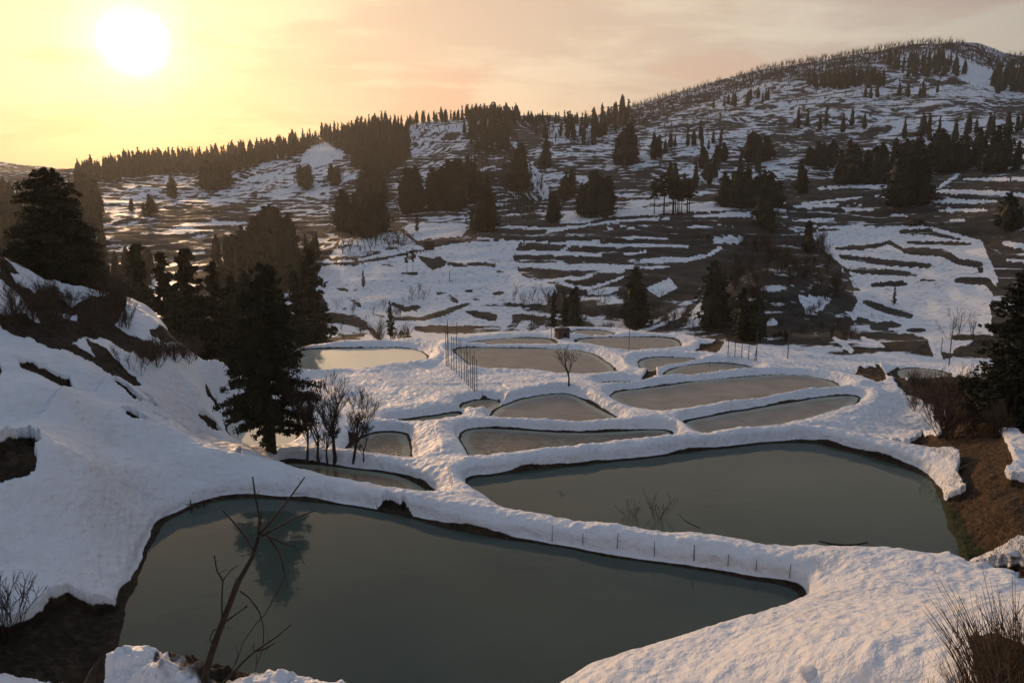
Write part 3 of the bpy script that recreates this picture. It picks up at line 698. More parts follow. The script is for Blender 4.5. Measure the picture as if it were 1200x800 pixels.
# ponds: each water or ice sheet from the grid cells inside its outline
matk = {'water': mWater, 'ice': mIce, 'wavy': mWavy, 'clear': mClear, 'mirror': mMirror}
labk = {'front':'large open grey-green pond in the foreground','right':'large dark open pond right of the snowy dyke','leftbrown':'narrow brown pond under the tall cedar','small':'small rippled brown pond beside the bare trees',
 'wavy':'rippled slush pond just behind the large right pond','fan':'fan shaped ice pond below the lone bare tree','slot':'tiny brown ditch pool left of the fan shaped pond','slit':'thin strip of water along the snow field edge',
 'lower':'wedge of slushy ice behind the right pond','long':'long brown slush pond crossing the right terraces','upper':'oval slush pond above the long one','corner':'small slush pond tucked beneath the round far pond',
 'sliver':'thin pale sliver of ice right of the lone tree','field':'wide brown slush pond behind the pole fence','behind':'thin far ice pond behind the fenced one','round':'far rounded slush pond by the valley rim','topmost':'farthest little ice pond on the terrace rim',
 'bright':'pond shining yellow with sky left of the fence','glint':'pale yellow pond behind the tall cedar','grey':'grey slushy field below the right terraces'}
idxn = idx[:NEAR]
for nm, (lev, hb, kind, pts) in PONDS.items():
    d = sd_all[nm]; msk = d < 0.9
    cell = msk[:-1,:] | msk[1:,:]; cell = cell | np.roll(cell, -1, 1)
    q = np.stack([idx[:NEAR-1], idn[:NEAR-1], idn[1:NEAR], idx[1:NEAR]], -1)[cell][:, ::-1]
    if len(q) == 0: continue
    un, invx = np.unique(q, return_inverse=True)
    cc = co[un].copy(); cc[:,2] = lev
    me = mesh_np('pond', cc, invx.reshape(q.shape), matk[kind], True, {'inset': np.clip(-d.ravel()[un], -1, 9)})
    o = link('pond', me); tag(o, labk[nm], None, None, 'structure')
print('grid', NR, NA, 'tris', len(quads)*2)

# ------------------------------------------------------------------ vegetation materials
def simple(name, c0, c1, scale=3.0, rough=.85, bump=0.0, spec=.2):
    m, n, p = new_mat(name); oi = n.new('ShaderNodeObjectInfo')
    tcn = n.new('ShaderNodeTexCoord').outputs['Object']
    f = n.noise(tcn, scale, 4, .6)
    col = n.mix(n.ss(f, .32, .68), c0, c1)
    col = n.mix(n.math('MULTIPLY', oi.outputs['Random'], .4), col, tuple(c*.55 for c in c0))
    n.put(p.inputs['Base Color'], col); p.inputs['Roughness'].default_value = rough; p.inputs['Specular IOR Level'].default_value = spec
    if bump: bump_n(n, p, f, bump, .05)
    return m
mFol = simple('cedar_foliage', (.020,.026,.014), (.052,.050,.026), 1.6)
mBark = simple('bark', (.040,.028,.020), (.085,.062,.045), 9, .95, .6)
mTwig = simple('twig_bark', (.030,.023,.019), (.075,.056,.045), 6)
mSap = simple('sapling_bark', (.012,.009,.008), (.034,.024,.020), 25, .7)
mBrush = simple('brown_brush', (.055,.036,.024), (.13,.09,.06), 2)
mReed = simple('dry_grass', (.10,.070,.040), (.22,.16,.10), 4)
mReed2 = simple('brown_stalks', (.05,.035,.022), (.15,.10,.06), 6)
mPole = simple('weathered_pole', (.045,.045,.05), (.11,.10,.10), 7, .8)
mWood = simple('old_boards', (.085,.060,.042), (.19,.14,.10), 5, .85, .3)
mDarkW = simple('dark_boards', (.02,.017,.015), (.05,.04,.034), 5)
mRoof = simple('rusty_roof', (.06,.045,.038), (.12,.085,.065), 3)
mSnow = simple('roof_snow', (.74,.75,.78), (.8,.8,.82), 3, .6)

def leaf_cloud(rs, centers, radii, per, size, flat=.6):
    """small random quads around each centre -> verts, quads"""
    n = len(centers)*per
    c = np.repeat(centers, per, 0) + rs.normal(size=(n,3))*np.repeat(radii, per)[:,None]*np.array([.5,.5,.5*flat])
    a = rs.normal(size=(n,3)); a[:,2] *= .6; a /= np.linalg.norm(a, axis=1)[:,None]
    b = rs.normal(size=(n,3)); b -= a*(a*b).sum(1)[:,None]; b /= np.linalg.norm(b, axis=1)[:,None]
    s = size*(.5+rs.rand(n))[:,None]; a = a*s; b = b*s*.55
    v = np.stack([c-a, c-b*.9, c+a, c+b], 1).reshape(-1,3)
    return v, np.arange(n*4).reshape(n,4)
def cedar_meshes(seed, h, wmax, nbr, per, leaf, crown0=.08, lean=0.0, shape=.75, trunkr=None, sides=7, clump=.55, top2=False):
    rs = np.random.RandomState(seed); rr = random.Random(seed)
    C_, Rd = [], []; tb = MB()
    tr = trunkr or h*.022
    tp = [(lean*math.sin(k*.9)*.12*h*k/6, lean*.05*h*k/6, h*k/6*.97-(.5 if k == 0 else 0)) for k in range(7)]
    tb.tube(tp, [tr*(1.15-k/6*.98) for k in range(7)], sides)
    ra = [1+.34*math.sin(3*i*.9+seed)+.22*rr.uniform(-1,1) for i in range(12)]
    for i in range(nbr):
        t = crown0 + (1-crown0)*((i+rr.random())/nbr)
        a = rr.random()*2*math.pi; sec = ra[int(t*11.9) % 12]
        prof = ((1-t)**shape)*min(1, (t-crown0)/.12*.5+.5)
        L = wmax*.5*prof*(.72+.28*sec)*rr.uniform(.6,1.12) + .03*wmax
        zz = t*h; up = rr.uniform(-.15,.22)
        nk = max(1, int(L/(clump*.8)))
        for k in range(nk):
            q = (k+rr.random())/nk
            if q < .25 and rr.random() < .6: continue
            C_.append((math.cos(a)*L*q, math.sin(a)*L*q, zz + up*L*q - .12*L*q*q)); Rd.append(clump*(.7+.5*rr.random())*(.22+.78*prof))
        if leaf < .5 and L > .6 and i % 2 == 0:
            tb.tube([(0,0,zz),(math.cos(a)*L*.5, math.sin(a)*L*.5, zz+up*L*.5-.03*L),(math.cos(a)*L*.92, math.sin(a)*L*.92, zz+up*L*.92-.1*L)], [tr*.22, tr*.13, tr*.04], 3, False)
    v, q = leaf_cloud(rs, np.array(C_), np.array(Rd), per, leaf)
    return mesh_np('crown', v, q, mFol), tb.mesh('trunk', mBark, True)
def place_tree(name, meshes, px, py, hpx, hm, label, cat, group=None, rmin=18, rng=rnd, names=('crown','trunk'), sink=.25, wide=1.0, r=None):
    fixed = r is not None
    if r is None: x, y, z, r = hit(px, py, rmin)
    else:
        dx, dy, s_ = ray(px, py); x, y = dx*r, dy*r; z = ground(x, y)
    mpp = math.hypot(r, z-CH)/FPX*1.0
    s = hpx*mpp/hm if not fixed else (at_r(px, py-hpx, r)[2]-z)/hm
    if isinstance(meshes, tuple):
        e = empty(name, (x, y, z-sink*s), label, cat, group, rng.random()*6.28, s)
        e.scale = (s*wide, s*wide, s)
        for nm, me in zip(names, meshes): link(nm, me, e)
        return e
    o = link(name, meshes); o.location = (x, y, z-sink*s); o.scale = (s*wide, s*wide, s); o.rotation_euler = (0,0,rng.random()*6.28)
    return tag(o, label, cat, group)

# heroes
mainC = cedar_meshes(3, 13, 11.0, 210, 56, .12, .13, .10, .50, .55, 9, .50)
leftC = cedar_meshes(5, 14, 10.0, 260, 40, .15, .03, .0, .45, .4, 8, .6)
leftC2 = cedar_meshes(6, 12, 8.5, 260, 20, .2, .03, .0, .60, .4, 8, .6)
rightC = cedar_meshes(8, 13, 7.5, 300, 22, .17, .02, .05, .6, .38, 8, .55)
place_tree('cedar_tree', mainC, 318, 529, 214, 13, 'tallest dark cedar, standing alone on the snowy dyke beside the brown pond', 'tree', rmin=45, wide=.63)
place_tree('cedar_tree', leftC, 70, 372, 178, 14, 'big rounded cedar highest on the left hillside', 'tree', r=82, wide=1.1)
place_tree('cedar_tree', leftC2, 108, 380, 122, 12, 'shorter broad cedar leaning against the right side of the big left cedar', 'tree', r=84, wide=.85)
place_tree('cedar_tree', rightC, 1190, 484, 178, 13, 'tall cedar at the right edge of the picture above the brown thicket', 'tree', r=68, wide=1.25)
place_tree('cedar_tree', leftC2, 1228, 470, 165, 12, 'cedar partly cut by the right edge, behind the tall one', 'tree', r=73, wide=1.2)
midC = [cedar_meshes(20+i, 13, [5.2,6.4,4.4,5.8][i], 120, 9, .42, .03, 0, [.8,.7,.9,.65][i], .25, 5, .8) for i in range(4)]
for (px, py, h, r, lab) in [(197,412,118,126,'left cedar of the dark trio on the slope above the tall lone cedar'),(226,420,130,130,'middle and tallest cedar of the dark trio on the slope'),(256,428,122,134,'right cedar of the dark trio on the slope'),
        (215,425,95,118,'lower cedar filling the front of the dark trio'),(292,425,108,125,'cedar just left behind the tall lone cedar'),(162,345,62,150,'hazy cedar in the gap between the left cedar and the trio'),
        (348,408,92,118,'cedar right behind the tall lone cedar top'),(365,372,82,150,'slender cedar at the foot of the valley road'),(322,415,105,105,'cedar hidden behind the lone cedar crown'),(275,402,80,130,'cedar behind the right shoulder of the trio'),(140,385,60,120,'small cedar below the broad left cedar')]:
    place_tree('cedar_tree', midC[rnd.randrange(4)], px, py, h, 13, lab, 'tree', r=r, wide=1.05)
slim = cedar_meshes(31, 10, 3.0, 70, 8, .3, .12, 0, .8, .14, 5, .5)
for (px, py, h, lab) in [(458,398,46,'slim young cedar standing below the left end of the valley terraces'),(426,338,22,'tiny slim cedar on the snow slope above the brush'),(1047,358,22,'lone spindly tree on the snow field at right'),
        (649,388,50,'first slim cedar of the row behind the far ice pond'),(661,386,40,'second slim cedar of the row behind the far ice pond'),(489,273,24,'small round cedar by the snowy bend of the valley road')]:
    place_tree('cedar_tree', slim, px, py, h, 10, lab, 'tree', rmin=175)
# small-in-frame trees: a thing each, one mesh
def far_mesh(seed, h, wd, nb, per, leaf, shape, crown0=.05, clump=1.2):
    c, t = cedar_meshes(seed, h, wd, nb, per, leaf, crown0, 0, shape, h*.015, 4, clump)
    import bmesh
    bm = bmesh.new(); bm.from_mesh(c); bm.from_mesh(t)
    if crown0 < .3:
        mb = MB(); rr = random.Random(seed); n_ = 7; ks = [.06,.22,.4,.58,.75,.9,1.0]
        mb.tube([(rr.uniform(-.1,.1),rr.uniform(-.1,.1),h*k) for k in ks], [wd*.5*.74*((1-k)**max(.55,shape))*min(1,(k+.03)/.18)*rr.uniform(.8,1.15)+.03 for k in ks], n_)
        for v in mb.v: v.x *= rr.uniform(.75,1.2); v.y *= rr.uniform(.75,1.2); v.z += rr.uniform(-.3,.3)
        m2 = mb.mesh('core', mFol); bm.from_mesh(m2)
    me = bpy.data.meshes.new('cedar_far'); bm.to_mesh(me); bm.free(); me.materials.append(mFol)
    return me
farC = [far_mesh(40+i, 13, [5.4,6.6,4.6,7.6,5.2,6.0][i], 60, 8, .5, [.52,.45,.65,.38,.72,.5][i]) for i in range(6)]
pineC = [far_mesh(50+i, 13, 6.0, 26, 8, .6, .4, .48, 1.0) for i in range(3)]
ORD = ['leftmost','second','third','fourth','fifth','sixth','seventh','eighth','ninth','tenth','eleventh','twelfth']
def relabel(objs, lab):
    """objs: [(px, object)]: name each by its place in its clump, left to right"""
    n = len(objs); objs = sorted(objs, key=lambda t: t[0])
    for i, (px, o) in enumerate(objs):
        if n == 1: o['label'] = lab
        elif n == 2: o['label'] = ['left', 'right'][i] + ' ' + lab
        elif n <= 13: o['label'] = 'rightmost ' + lab if i == n-1 else ('leftmost ' + lab if i == 0 else ORD[i] + ' from left, ' + lab)
        else: o['label'] = lab + ', ' + ['far left part', 'left part', 'middle part', 'right part', 'far right part'][min(4, i*5//n)]
def clump(cx, cy, rx, ry, n, h, label, meshes=farC, rmin=175, seed=0, jit=.36):
    rg = random.Random(int(cx*7+cy*13+n))
    grp = label.split('|')[1]; lab = label.split('|')[0]; made = []
    for i in range(n):
        a = rg.random()*6.28; q = math.sqrt(rg.random()) if n > 1 else 0
        px = cx + rx*q*math.cos(a); py = cy + ry*q*math.sin(a)
        made.append((px, place_tree('cedar_tree' if meshes is farC else 'pine_tree', meshes[rg.randrange(len(meshes))], px, py, h*rg.uniform(1-jit, 1+jit*.6), 13, lab, 'tree', grp if n > 1 else None, rmin, rg, wide=rg.uniform(1.0,1.7))))
    relabel(made, lab)
clump(668,387,7,3,4,42,'dark cedar in the clump right behind the farthest ice ponds|cedars behind the farthest ice ponds')
clump(743,380,10,5,7,58,'dark cedar in the clump rising from the gully behind the round pond|cedars in the gully behind the round pond')
clump(837,382,7,4,4,70,'tall dark cedar at the foot of the brown knoll|cedars at the left foot of the knoll')
clump(873,400,15,3,9,50,'dark cedar in the clump behind the leaning poles|cedars behind the leaning poles')
clump(896,268,14,8,6,30,'cedar on the crown of the brown knoll|cedars crowning the knoll', jit=.35)
clump(946,296,4,2,3,32,'cedar at the top left corner of the right snow field|cedars at the corner of the right snow field')
clump(942,226,5,1,2,36,'round dark cedar alone between two snow lines right of the wood|pair of round cedars between snow lines')
clump(787,250,26,2,11,42,'tall bare-stemmed pine in the row on the snowy bench|row of bare-stemmed pines on the snowy bench', pineC)
clump(880,242,36,3,26,34,'dark cedar of the block wood on the bench right of the pines|block of cedars on the bench')
clump(649,260,6,2,4,30,'cedar at the left end of the snowy bench|cedars at the left end of the bench')
clump(697,252,17,5,12,42,'dark cedar in the wood left of the pine row|cedars left of the pine row')
clump(665,232,8,4,4,32,'cedar on the slope above the left end of the bench|cedars above the left end of the bench')
clump(608,220,7,6,5,44,'dark cedar clinging to the steep gully side|cedars on the gully side')
clump(569,268,9,5,8,46,'dark cedar below the steep brown slope|cedars below the steep brown slope')
clump(520,242,20,8,16,46,'cedar in the dark mass left of the steep brown slope|cedar mass left of the steep slope')
clump(485,250,13,6,8,44,'cedar in the twin clump beside the small snow terraces|cedars beside the small snow terraces')
clump(555,228,20,8,10,34,'cedar in the upper clump on the steep brown slope|upper cedars of the steep slope')
clump(420,272,28,8,18,38,'cedar in the dark wood above the valley road|cedars above the valley road')
clump(432,238,18,8,10,34,'cedar in the wood above the left bend|cedars above the left bend')
clump(361,220,10,4,5,22,'cedar below the round snow slope|cedars below the round snow slope')
clump(392,216,6,4,4,20,'cedar right of the round snow slope|cedars right of the round snow slope')
clump(312,302,40,20,24,36,'dark cedar in the hazy valley wood at left|hazy valley wood at left')
clump(165,250,14,4,5,17,'small cedar on the hazy left terraces|small cedars on the hazy left terraces')
clump(203,232,8,3,3,20,'cedar in the middle of the hazy left terraces|cedars mid hazy terraces')
clump(252,222,18,8,10,30,'cedar in the wood dividing the hazy left terraces|wood dividing the hazy terraces')
clump(1055,240,5,3,4,50,'tall dark cedar left of the zigzag snow path|cedars left of the zigzag path')
clump(1084,238,5,3,4,48,'tall dark cedar right beside the zigzag snow path|cedars beside the zigzag path')
clump(1120,200,78,6,40,34,'dark cedar in the long row on the upper right shoulder|long row of cedars on the right shoulder')
clump(1186,268,12,3,5,34,'bushy cedar on the dark bank near the right edge|cedars on the dark right bank')
clump(1010,214,30,8,16,34,'cedar in the wood above the upper right terraces|wood above the upper right terraces')
clump(965,195,26,6,12,26,'cedar in the loose clump on the mid right slope|loose clump on the mid right slope')
clump(886,188,17,5,12,30,'cedar in the round wood at the foot of the mountain|round wood at the mountain foot')
clump(735,190,14,6,12,38,'tall cedar in the spire-topped clump below the mountain|spire-topped clump')
clump(768,186,5,2,2,24,'cedar of the pair right of the spire-topped clump|pair right of the spires')
clump(820,196,4,1,2,28,'lone dark cedar between the woods below the mountain|lone pair between woods')
clump(845,190,9,3,5,20,'short cedar beside the round mountain wood|short cedars beside the round wood')
clump(641,195,5,3,3,26,'cedar above the diagonal snow streak|cedars above the snow streak')
# larger count: far woods as one mass
def wood(name, polys, spacing, hpx, meshes, label, cat, rmin=300, jit=.3):
    rg = random.Random(99); V = []; F = []; base = 0
    arr = []
    for me in meshes:
        v = np.empty(len(me.vertices)*3, np.float32); me.vertices.foreach_get('co', v)
        arr.append((v.reshape(-1,3), [tuple(p.vertices) for p in me.polygons]))
    for poly, sp, hp in polys:
        P = np.array(poly, float); x0, y0 = P.min(0); x1, y1 = P.max(0)
        yv = y0
        while yv < y1:
            xv = x0
            while xv < x1:
                px = xv+rg.uniform(-.5,.5)*sp; py = yv+rg.uniform(-.5,.5)*sp*.6; xv += sp
                ins = False
                for k in range(len(P)):
                    xa, ya = P[k]; xb, yb = P[(k+1) % len(P)]
                    if (ya > py) != (yb > py) and px < (xb-xa)*(py-ya)/(yb-ya)+xa: ins = not ins
                if not ins: continue
                x, y, z, r = hit(px, py, rmin)
                s = hp*rg.uniform(1-jit,1+jit)*math.hypot(r, z-CH)/FPX/13
                v, f = arr[rg.randrange(len(arr))]; a = rg.random()*6.28; ca, sa_ = math.cos(a)*s, math.sin(a)*s
                q = np.empty_like(v); q[:,0] = v[:,0]*ca - v[:,1]*sa_ + x; q[:,1] = v[:,0]*sa_ + v[:,1]*ca + y; q[:,2] = v[:,2]*s + z - .3*s
                V.append(q); F += [tuple(i+base for i in t) for t in f]; base += len(v)
            yv += sp*.6
    me = bpy.data.meshes.new(name); me.from_pydata(np.concatenate(V).tolist(), [], F); me.materials.append(meshes[0].materials[0])
    o = link(name, me); return tag(o, label, cat, None, 'stuff')
tinyC = [far_mesh(60+i, 13, [6.4,7.8,5.4,8.6][i], 11, 3, 1.0, [.72,.6,.85,.55][i], .03, 1.6) for i in range(4)]
wood('cedar_wood', [
    ([(85,206),(130,196),(170,188),(240,188),(300,178),(345,170),(400,157),(450,147),(478,150),(480,190),(455,206),(415,200),(404,178),(380,166),(345,185),(300,195),(265,205),(200,203),(125,214),(90,214)], 4.6, 14),
    ([(-20,236),(60,232),(110,222),(120,250),(118,275),(128,330),(-20,330)], 9, 22),
    ([(118,322),(180,312),(185,345),(120,350)], 13, 26),
    ([(252,300),(330,300),(352,326),(366,352),(350,372),(374,396),(262,392)], 12, 27),
    ([(480,142),(560,136),(700,144),(700,148),(560,142),(480,146)], 4.5, 11), ([(545,132),(610,138),(610,144),(545,142)], 4, 13),
    ([(540,150),(600,140),(602,175),(560,185)], 8, 18), ([(690,140),(725,130),(745,140),(700,165)], 7, 16),
    ([(945,96),(1030,92),(1038,103),(950,106)], 5, 13), ([(1160,92),(1260,88),(1260,108),(1165,110)], 6, 16), ([(1040,75),(1110,72),(1140,92),(1060,90)], 7, 13),
    ([(1000,112),(1100,108),(1100,114),(1000,118)], 11, 13), ([(830,125),(900,112),(905,120),(840,130)], 8, 13), ([(760,170),(850,160),(850,176),(760,182)], 12, 16),
    ([(900,150),(1000,142),(1050,150),(940,160)], 16, 18), ([(1050,160),(1200,150),(1200,162),(1080,170)], 13, 20), ([(780,215),(900,200),(900,208),(790,228)], 14, 26),
    ([(620,150),(700,150),(700,170),(640,170)], 11, 18), ([(260,300),(380,292),(378,340),(270,345)], 11, 23)],
    0, 0, tinyC, 'far cedar woods massed along the ridges and across the hazy slopes', 'wood')

# ------------------------------------------------------------------ bare trees and brush
def branch(mb, p, d, L, r, depth, rg, sides=4, spread=.6, kids=(2,3), upb=.15, segs=3, taper=.62, ratio=(.55,.8)):
    pts = [p]; rad = [r]; q = Vector(p); dd = Vector(d).normalized()
    for i in range(segs):
        dd = (dd + Vector((rg.uniform(-1,1), rg.uniform(-1,1), rg.uniform(-.5,1)*upb*2))*.16).normalized()
        q = q + dd*(L/segs); pts.append(q.copy()); rad.append(r*(1-(1-taper)*(i+1)/segs))
    mb.tube(pts, rad, sides if depth > 1 else 3, depth > 2)
    if depth <= 0: return
    for k in range(rg.randint(*kids)+(1 if depth > 2 else 0)):
        t = rg.uniform(.35, 1.0) if k else 1.0
        i = min(int(t*segs), segs-1); f = t*segs-i; bp = pts[i].lerp(pts[i+1], f) if i+1 < len(pts) else pts[-1]
        ax = Vector((rg.uniform(-1,1), rg.uniform(-1,1), rg.uniform(-.2,.6)))
        nd = (dd + ax*spread + Vector((0,0,upb))).normalized()
        branch(mb, bp, nd, L*rg.uniform(*ratio), max(r*taper*.80, .009), depth-1, rg, sides, spread, kids, upb, max(2, segs-1), taper, ratio)
def bare(seed, L=1.6, r=.09, depth=5, **k):
    rg = random.Random(seed); mb = MB(); branch(mb, Vector((0,0,-.2)), (0,0,1), L, r, depth, rg, **k)
    zmax = max(v.z for v in mb.v)
    return mb, zmax
def shrub(seed, stems=12, L=.7, r=.02, depth=3, lean=.8, **k):
    rg = random.Random(seed); mb = MB()
    for i in range(stems):
        a = rg.random()*6.28; q = rg.random()*lean
        branch(mb, Vector((math.cos(a)*.25*q, math.sin(a)*.25*q, -.1)), (math.cos(a)*q, math.sin(a)*q, 1), L*rg.uniform(.6,1.1), r, depth, rg, sides=3, **k)
    return mb, max(v.z for v in mb.v)
def put_bare(name, mbz, mat, px, py, hpx, label, cat, group=None, rmin=18, r=None, part=None):
    mb, zm = mbz
    me = mb if isinstance(mb, bpy.types.Mesh) else mb.mesh(name, mat)
    if r is None: x, y, z, r = hit(px, py, rmin)
    else: dx, dy, s_ = ray(px, py); x, y = dx*r, dy*r; z = ground(x, y)
    s = hpx*math.hypot(r, z-CH)/FPX/zm
    o = link(name, me); o.location = (x, y, z-.05*s); o.scale = (s, s, s); o.rotation_euler = (0,0,rnd.random()*6.28)
    return tag(o, label, cat, group)
# lone tree on the terrace: trunk and crown of limbs
lt, lz = bare(12, 1.5, .10, 5, spread=.75, upb=.12)
put_bare('bare_tree', (lt, lz), mTwig, 667, 452, 49, 'lone leafless tree on the snow terrace below the pole fence', 'tree', rmin=60)
for i, (px, py, h, lab) in enumerate([(374,541,98,'left bare tree of the leafless trio beside the tall cedar'),(392,543,112,'middle and tallest bare tree of the leafless trio'),(414,541,90,'right bare tree of the trio, leaning over the small pond'),(360,538,74,'thin bare sapling nearest the tall cedar trunk')]):
    put_bare('bare_tree', bare(70+i, 1.7, .11, 6, spread=.62, upb=.2, kids=(2,3)), mTwig, px, py, h, lab, 'tree', rmin=45)
bushes = []
for i, (px, py, h, lab) in enumerate([(384,542,58,'low thin bare tree inside the leafless trio'),(426,540,50,'rightmost low bare tree, twigs over the small rippled pond')]):
    put_bare('bare_tree', bare(170+i, 1.2, .07, 6, spread=.8, upb=.1, kids=(2,3)), mTwig, px, py, h, lab, 'tree', rmin=45)
for i in range(5):
    mb, zm = shrub(80+i, 12, .8, .022, 3, spread=.55, kids=(2,3)); bushes.append((mb.mesh('shrub', mBrush), zm))
thin = []
for i in range(3):
    mb, zm = shrub(90+i, 5, .9, .014, 3, spread=.45, kids=(2,2)); thin.append((mb.mesh('shrub', mTwig), zm))
def shrubs(lst, meshes, label, group, rmin=18):
    relabel([(px, put_bare('shrub', meshes[rnd.randrange(len(meshes))], None, px, py, h, label, 'shrub', group if len(lst) > 1 else None, rmin)) for (px, py, h) in lst], label)
shrubs([(742,616,32)], thin, 'left leafless bush rising behind the snowy dyke', None)
shrubs([(771,620,44)], thin, 'right, taller leafless bush rising behind the snowy dyke', None)
shrubs([(655,592,17)], thin, 'small twiggy tuft at the corner of the right pond', None)
shrubs([(31,536,22)], thin, 'twigs sprouting from the bare hump in the left snow', None)
shrubs([(225,604,14)], thin, 'few twigs at the curved edge of the front pond', None)
rg = random.Random(5)
shrubs([(1095+rg.uniform(0,75), 468+rg.uniform(0,50), rg.uniform(34,62)) for _ in range(15)], bushes, 'brown leafless bush in the thicket under the right cedar', 'thicket under the right cedar', 45)
shrubs([(1070+rg.uniform(0,40), 452+rg.uniform(0,30), rg.uniform(20,34)) for _ in range(8)], bushes, 'low brown bush at the thicket edge by the snow slope', 'low bushes by the snow slope', 45)
shrubs([(rg.uniform(0,150), 345+rg.uniform(0,40), rg.uniform(18,40)) for _ in range(26)], bushes, 'brown brushwood bush on the bare upper left slope', 'brushwood on the upper left slope', 40)
shrubs([(rg.uniform(150,262), 395+rg.uniform(0,35), rg.uniform(18,36)) for _ in range(18)], bushes, 'bush at the feet of the dark cedar trio', 'bushes under the cedar trio', 40)
shrubs([(140,425,26),(152,432,22),(165,440,18)], thin, 'twiggy bush in the snow between the bare streaks of the left slope', 'twigs on the left slope', 40)
shrubs([(rg.uniform(845,985), rg.uniform(285,350), rg.uniform(14,26)) for _ in range(60)], bushes, 'brown bush covering the knoll', 'bushes covering the knoll', 175)
shrubs([(rg.uniform(850,1000), rg.uniform(350,420), rg.uniform(10,20)) for _ in range(34)], bushes, 'brown bush below the knoll above the valley floor', 'bushes below the knoll', 175)
shrubs([(rg.uniform(600,850), rg.uniform(350,396), rg.uniform(12,24)) for _ in range(60)], thin+bushes[:2], 'leafless bush in the gully behind the farthest ponds', 'gully bushes behind the farthest ponds', 175)
shrubs([(rg.uniform(370,480), rg.uniform(360,403), rg.uniform(10,20)) for _ in range(26)], thin+bushes[:2], 'leafless bush on the mottled slope above the shining pond', 'bushes above the shining pond', 175)
shrubs([(483,352,18),(490,350,22),(496,352,16),(478,356,12)], thin, 'grey bush on the dark patch in the valley snow', 'grey bushes in the valley snow', 175)
shrubs([(1112,398,26),(1125,392,30),(1140,396,24)], thin, 'spreading grey bush on the snow by the lower right field', 'grey bushes by the lower right field', 150)
shrubs([(rg.uniform(420,480), rg.uniform(275,292), rg.uniform(10,16)) for _ in range(12)], thin, 'pale leafless bush along the valley road wood', 'pale bushes along the valley road', 175)
# pair of small pines
for i, (px, h) in enumerate([(477,24),(484,28)]):
    place_tree('pine_tree', pineC[i], px, 319, h, 13, ['left small pine of the pair on the valley snow','right small pine of the pair on the valley snow'][i], 'tree', None, 200, wide=.8)
# bare woodland on the mountain: nobody could count it
def fuzz_mesh(seed):
    rg = random.Random(seed); mb = MB()
    V = []; F = []
    for k in range(9):
        a = rg.random()*6.28; q = rg.random(); b0 = Vector((0,0,4*q)); e = Vector((math.cos(a)*3.2*(.4+q), math.sin(a)*3.2*(.4+q), 7+rg.random()*6))
        w_ = Vector((-math.sin(a),math.cos(a),0))*.28; i = len(V); V += [b0-w_, b0+w_, e]; F.append((i,i+1,i+2))
        w_ = Vector((math.cos(a),math.sin(a),.3))*.22; i = len(V); V += [b0-w_, b0+w_, e]; F.append((i,i+1,i+2))
    me = bpy.data.meshes.new('f'); me.from_pydata([tuple(v) for v in V], [], F); me.materials.append(mTwig); return me
fz = [fuzz_mesh(i) for i in range(5)]
wood('bare_woodland', [
    ([(690,146),(720,132),(780,112),(850,95),(900,78),(960,68),(1040,56),(1100,48),(1135,54),(1165,68),(1200,66),(1260,66),(1260,76),(1180,80),(1140,75),(1110,62),(1050,72),(960,92),(900,100),(850,115),(780,138),(720,160)], 2.8, 6.5),
    ([(560,155),(600,150),(640,225),(620,262),(560,262),(540,210)], 7, 12), ([(610,145),(700,142),(700,175),(650,172)], 8, 10), ([(480,144),(540,140),(540,160),(470,175)], 7, 8),
    ([(400,285),(480,272),(490,284),(400,302)], 7, 12), ([(900,100),(1100,85),(1150,105),(920,125)], 11, 7), ([(760,150),(860,130),(860,160),(770,170)], 10, 9)],
    0, 0, fz, 'grey leafless woodland spread over the mountain crest and steep slopes', 'woodland', 300, .6)

# ------------------------------------------------------------------ close sapling in front of the front pond (traced limb by limb)
def limb(name, pts, r0, r1, depth, mat, parent=None, n=6, dz=0.0):
    mb = MB(); W = [Vector(at_r(px, py, depth + (d or 0))) for px, py, d in pts]
    mb.tube(W, [r0+(r1-r0)*i/(len(W)-1) for i in range(len(W))], n)
    return mb
base = Vector(at_r(228, 830, 10.0)); gz = ground(base.x, base.y)
sap = empty('bare_sapling', (base.x, base.y, gz), 'leafless forked sapling close to the camera in front of the large pond', 'sapling')
def add_limbs(lst, name, parent_loc):
    for pts, r0, r1 in lst:
        mb = limb(name, pts, r0*1.05, r1*1.15, 10.0, mSap)
        for i in range(len(mb.v)): mb.v[i] = mb.v[i] - parent_loc
        rt = random.Random(int(pts[0][0]*3+pts[-1][1]))
        for _ in range(3 if len(pts) > 3 else 1):
            i0 = rt.randrange(len(pts)-1); f = rt.random(); a = Vector(at_r(*[pts[i0][q]+(pts[i0+1][q]-pts[i0][q])*f + (10.0 if q == 2 else 0) for q in range(3)]))-parent_loc
            d = Vector((rt.uniform(-1,1), rt.uniform(-.6,.6), rt.uniform(-.2,1))).normalized()*rt.uniform(.05,.16)
            mb.tube([a, a+d*.5+Vector((0,0,.01)), a+d], [.0035,.003,.0015], 4)
        link(name, mb.mesh(name, mSap, True), sap)
L0 = sap.location.copy()
tp = [Vector(at_r(px, py, 10.0)) for px, py in [(228,830),(240,790),(252,752),(266,715),(280,680),(296,652),(303,628)]]
tp[0].z = gz-.2
mb = MB(); mb.tube([q-L0 for q in tp], [.05,.046,.042,.037,.032,.027,.021], 7); link('trunk', mb.mesh('trunk', mSap, True), sap)
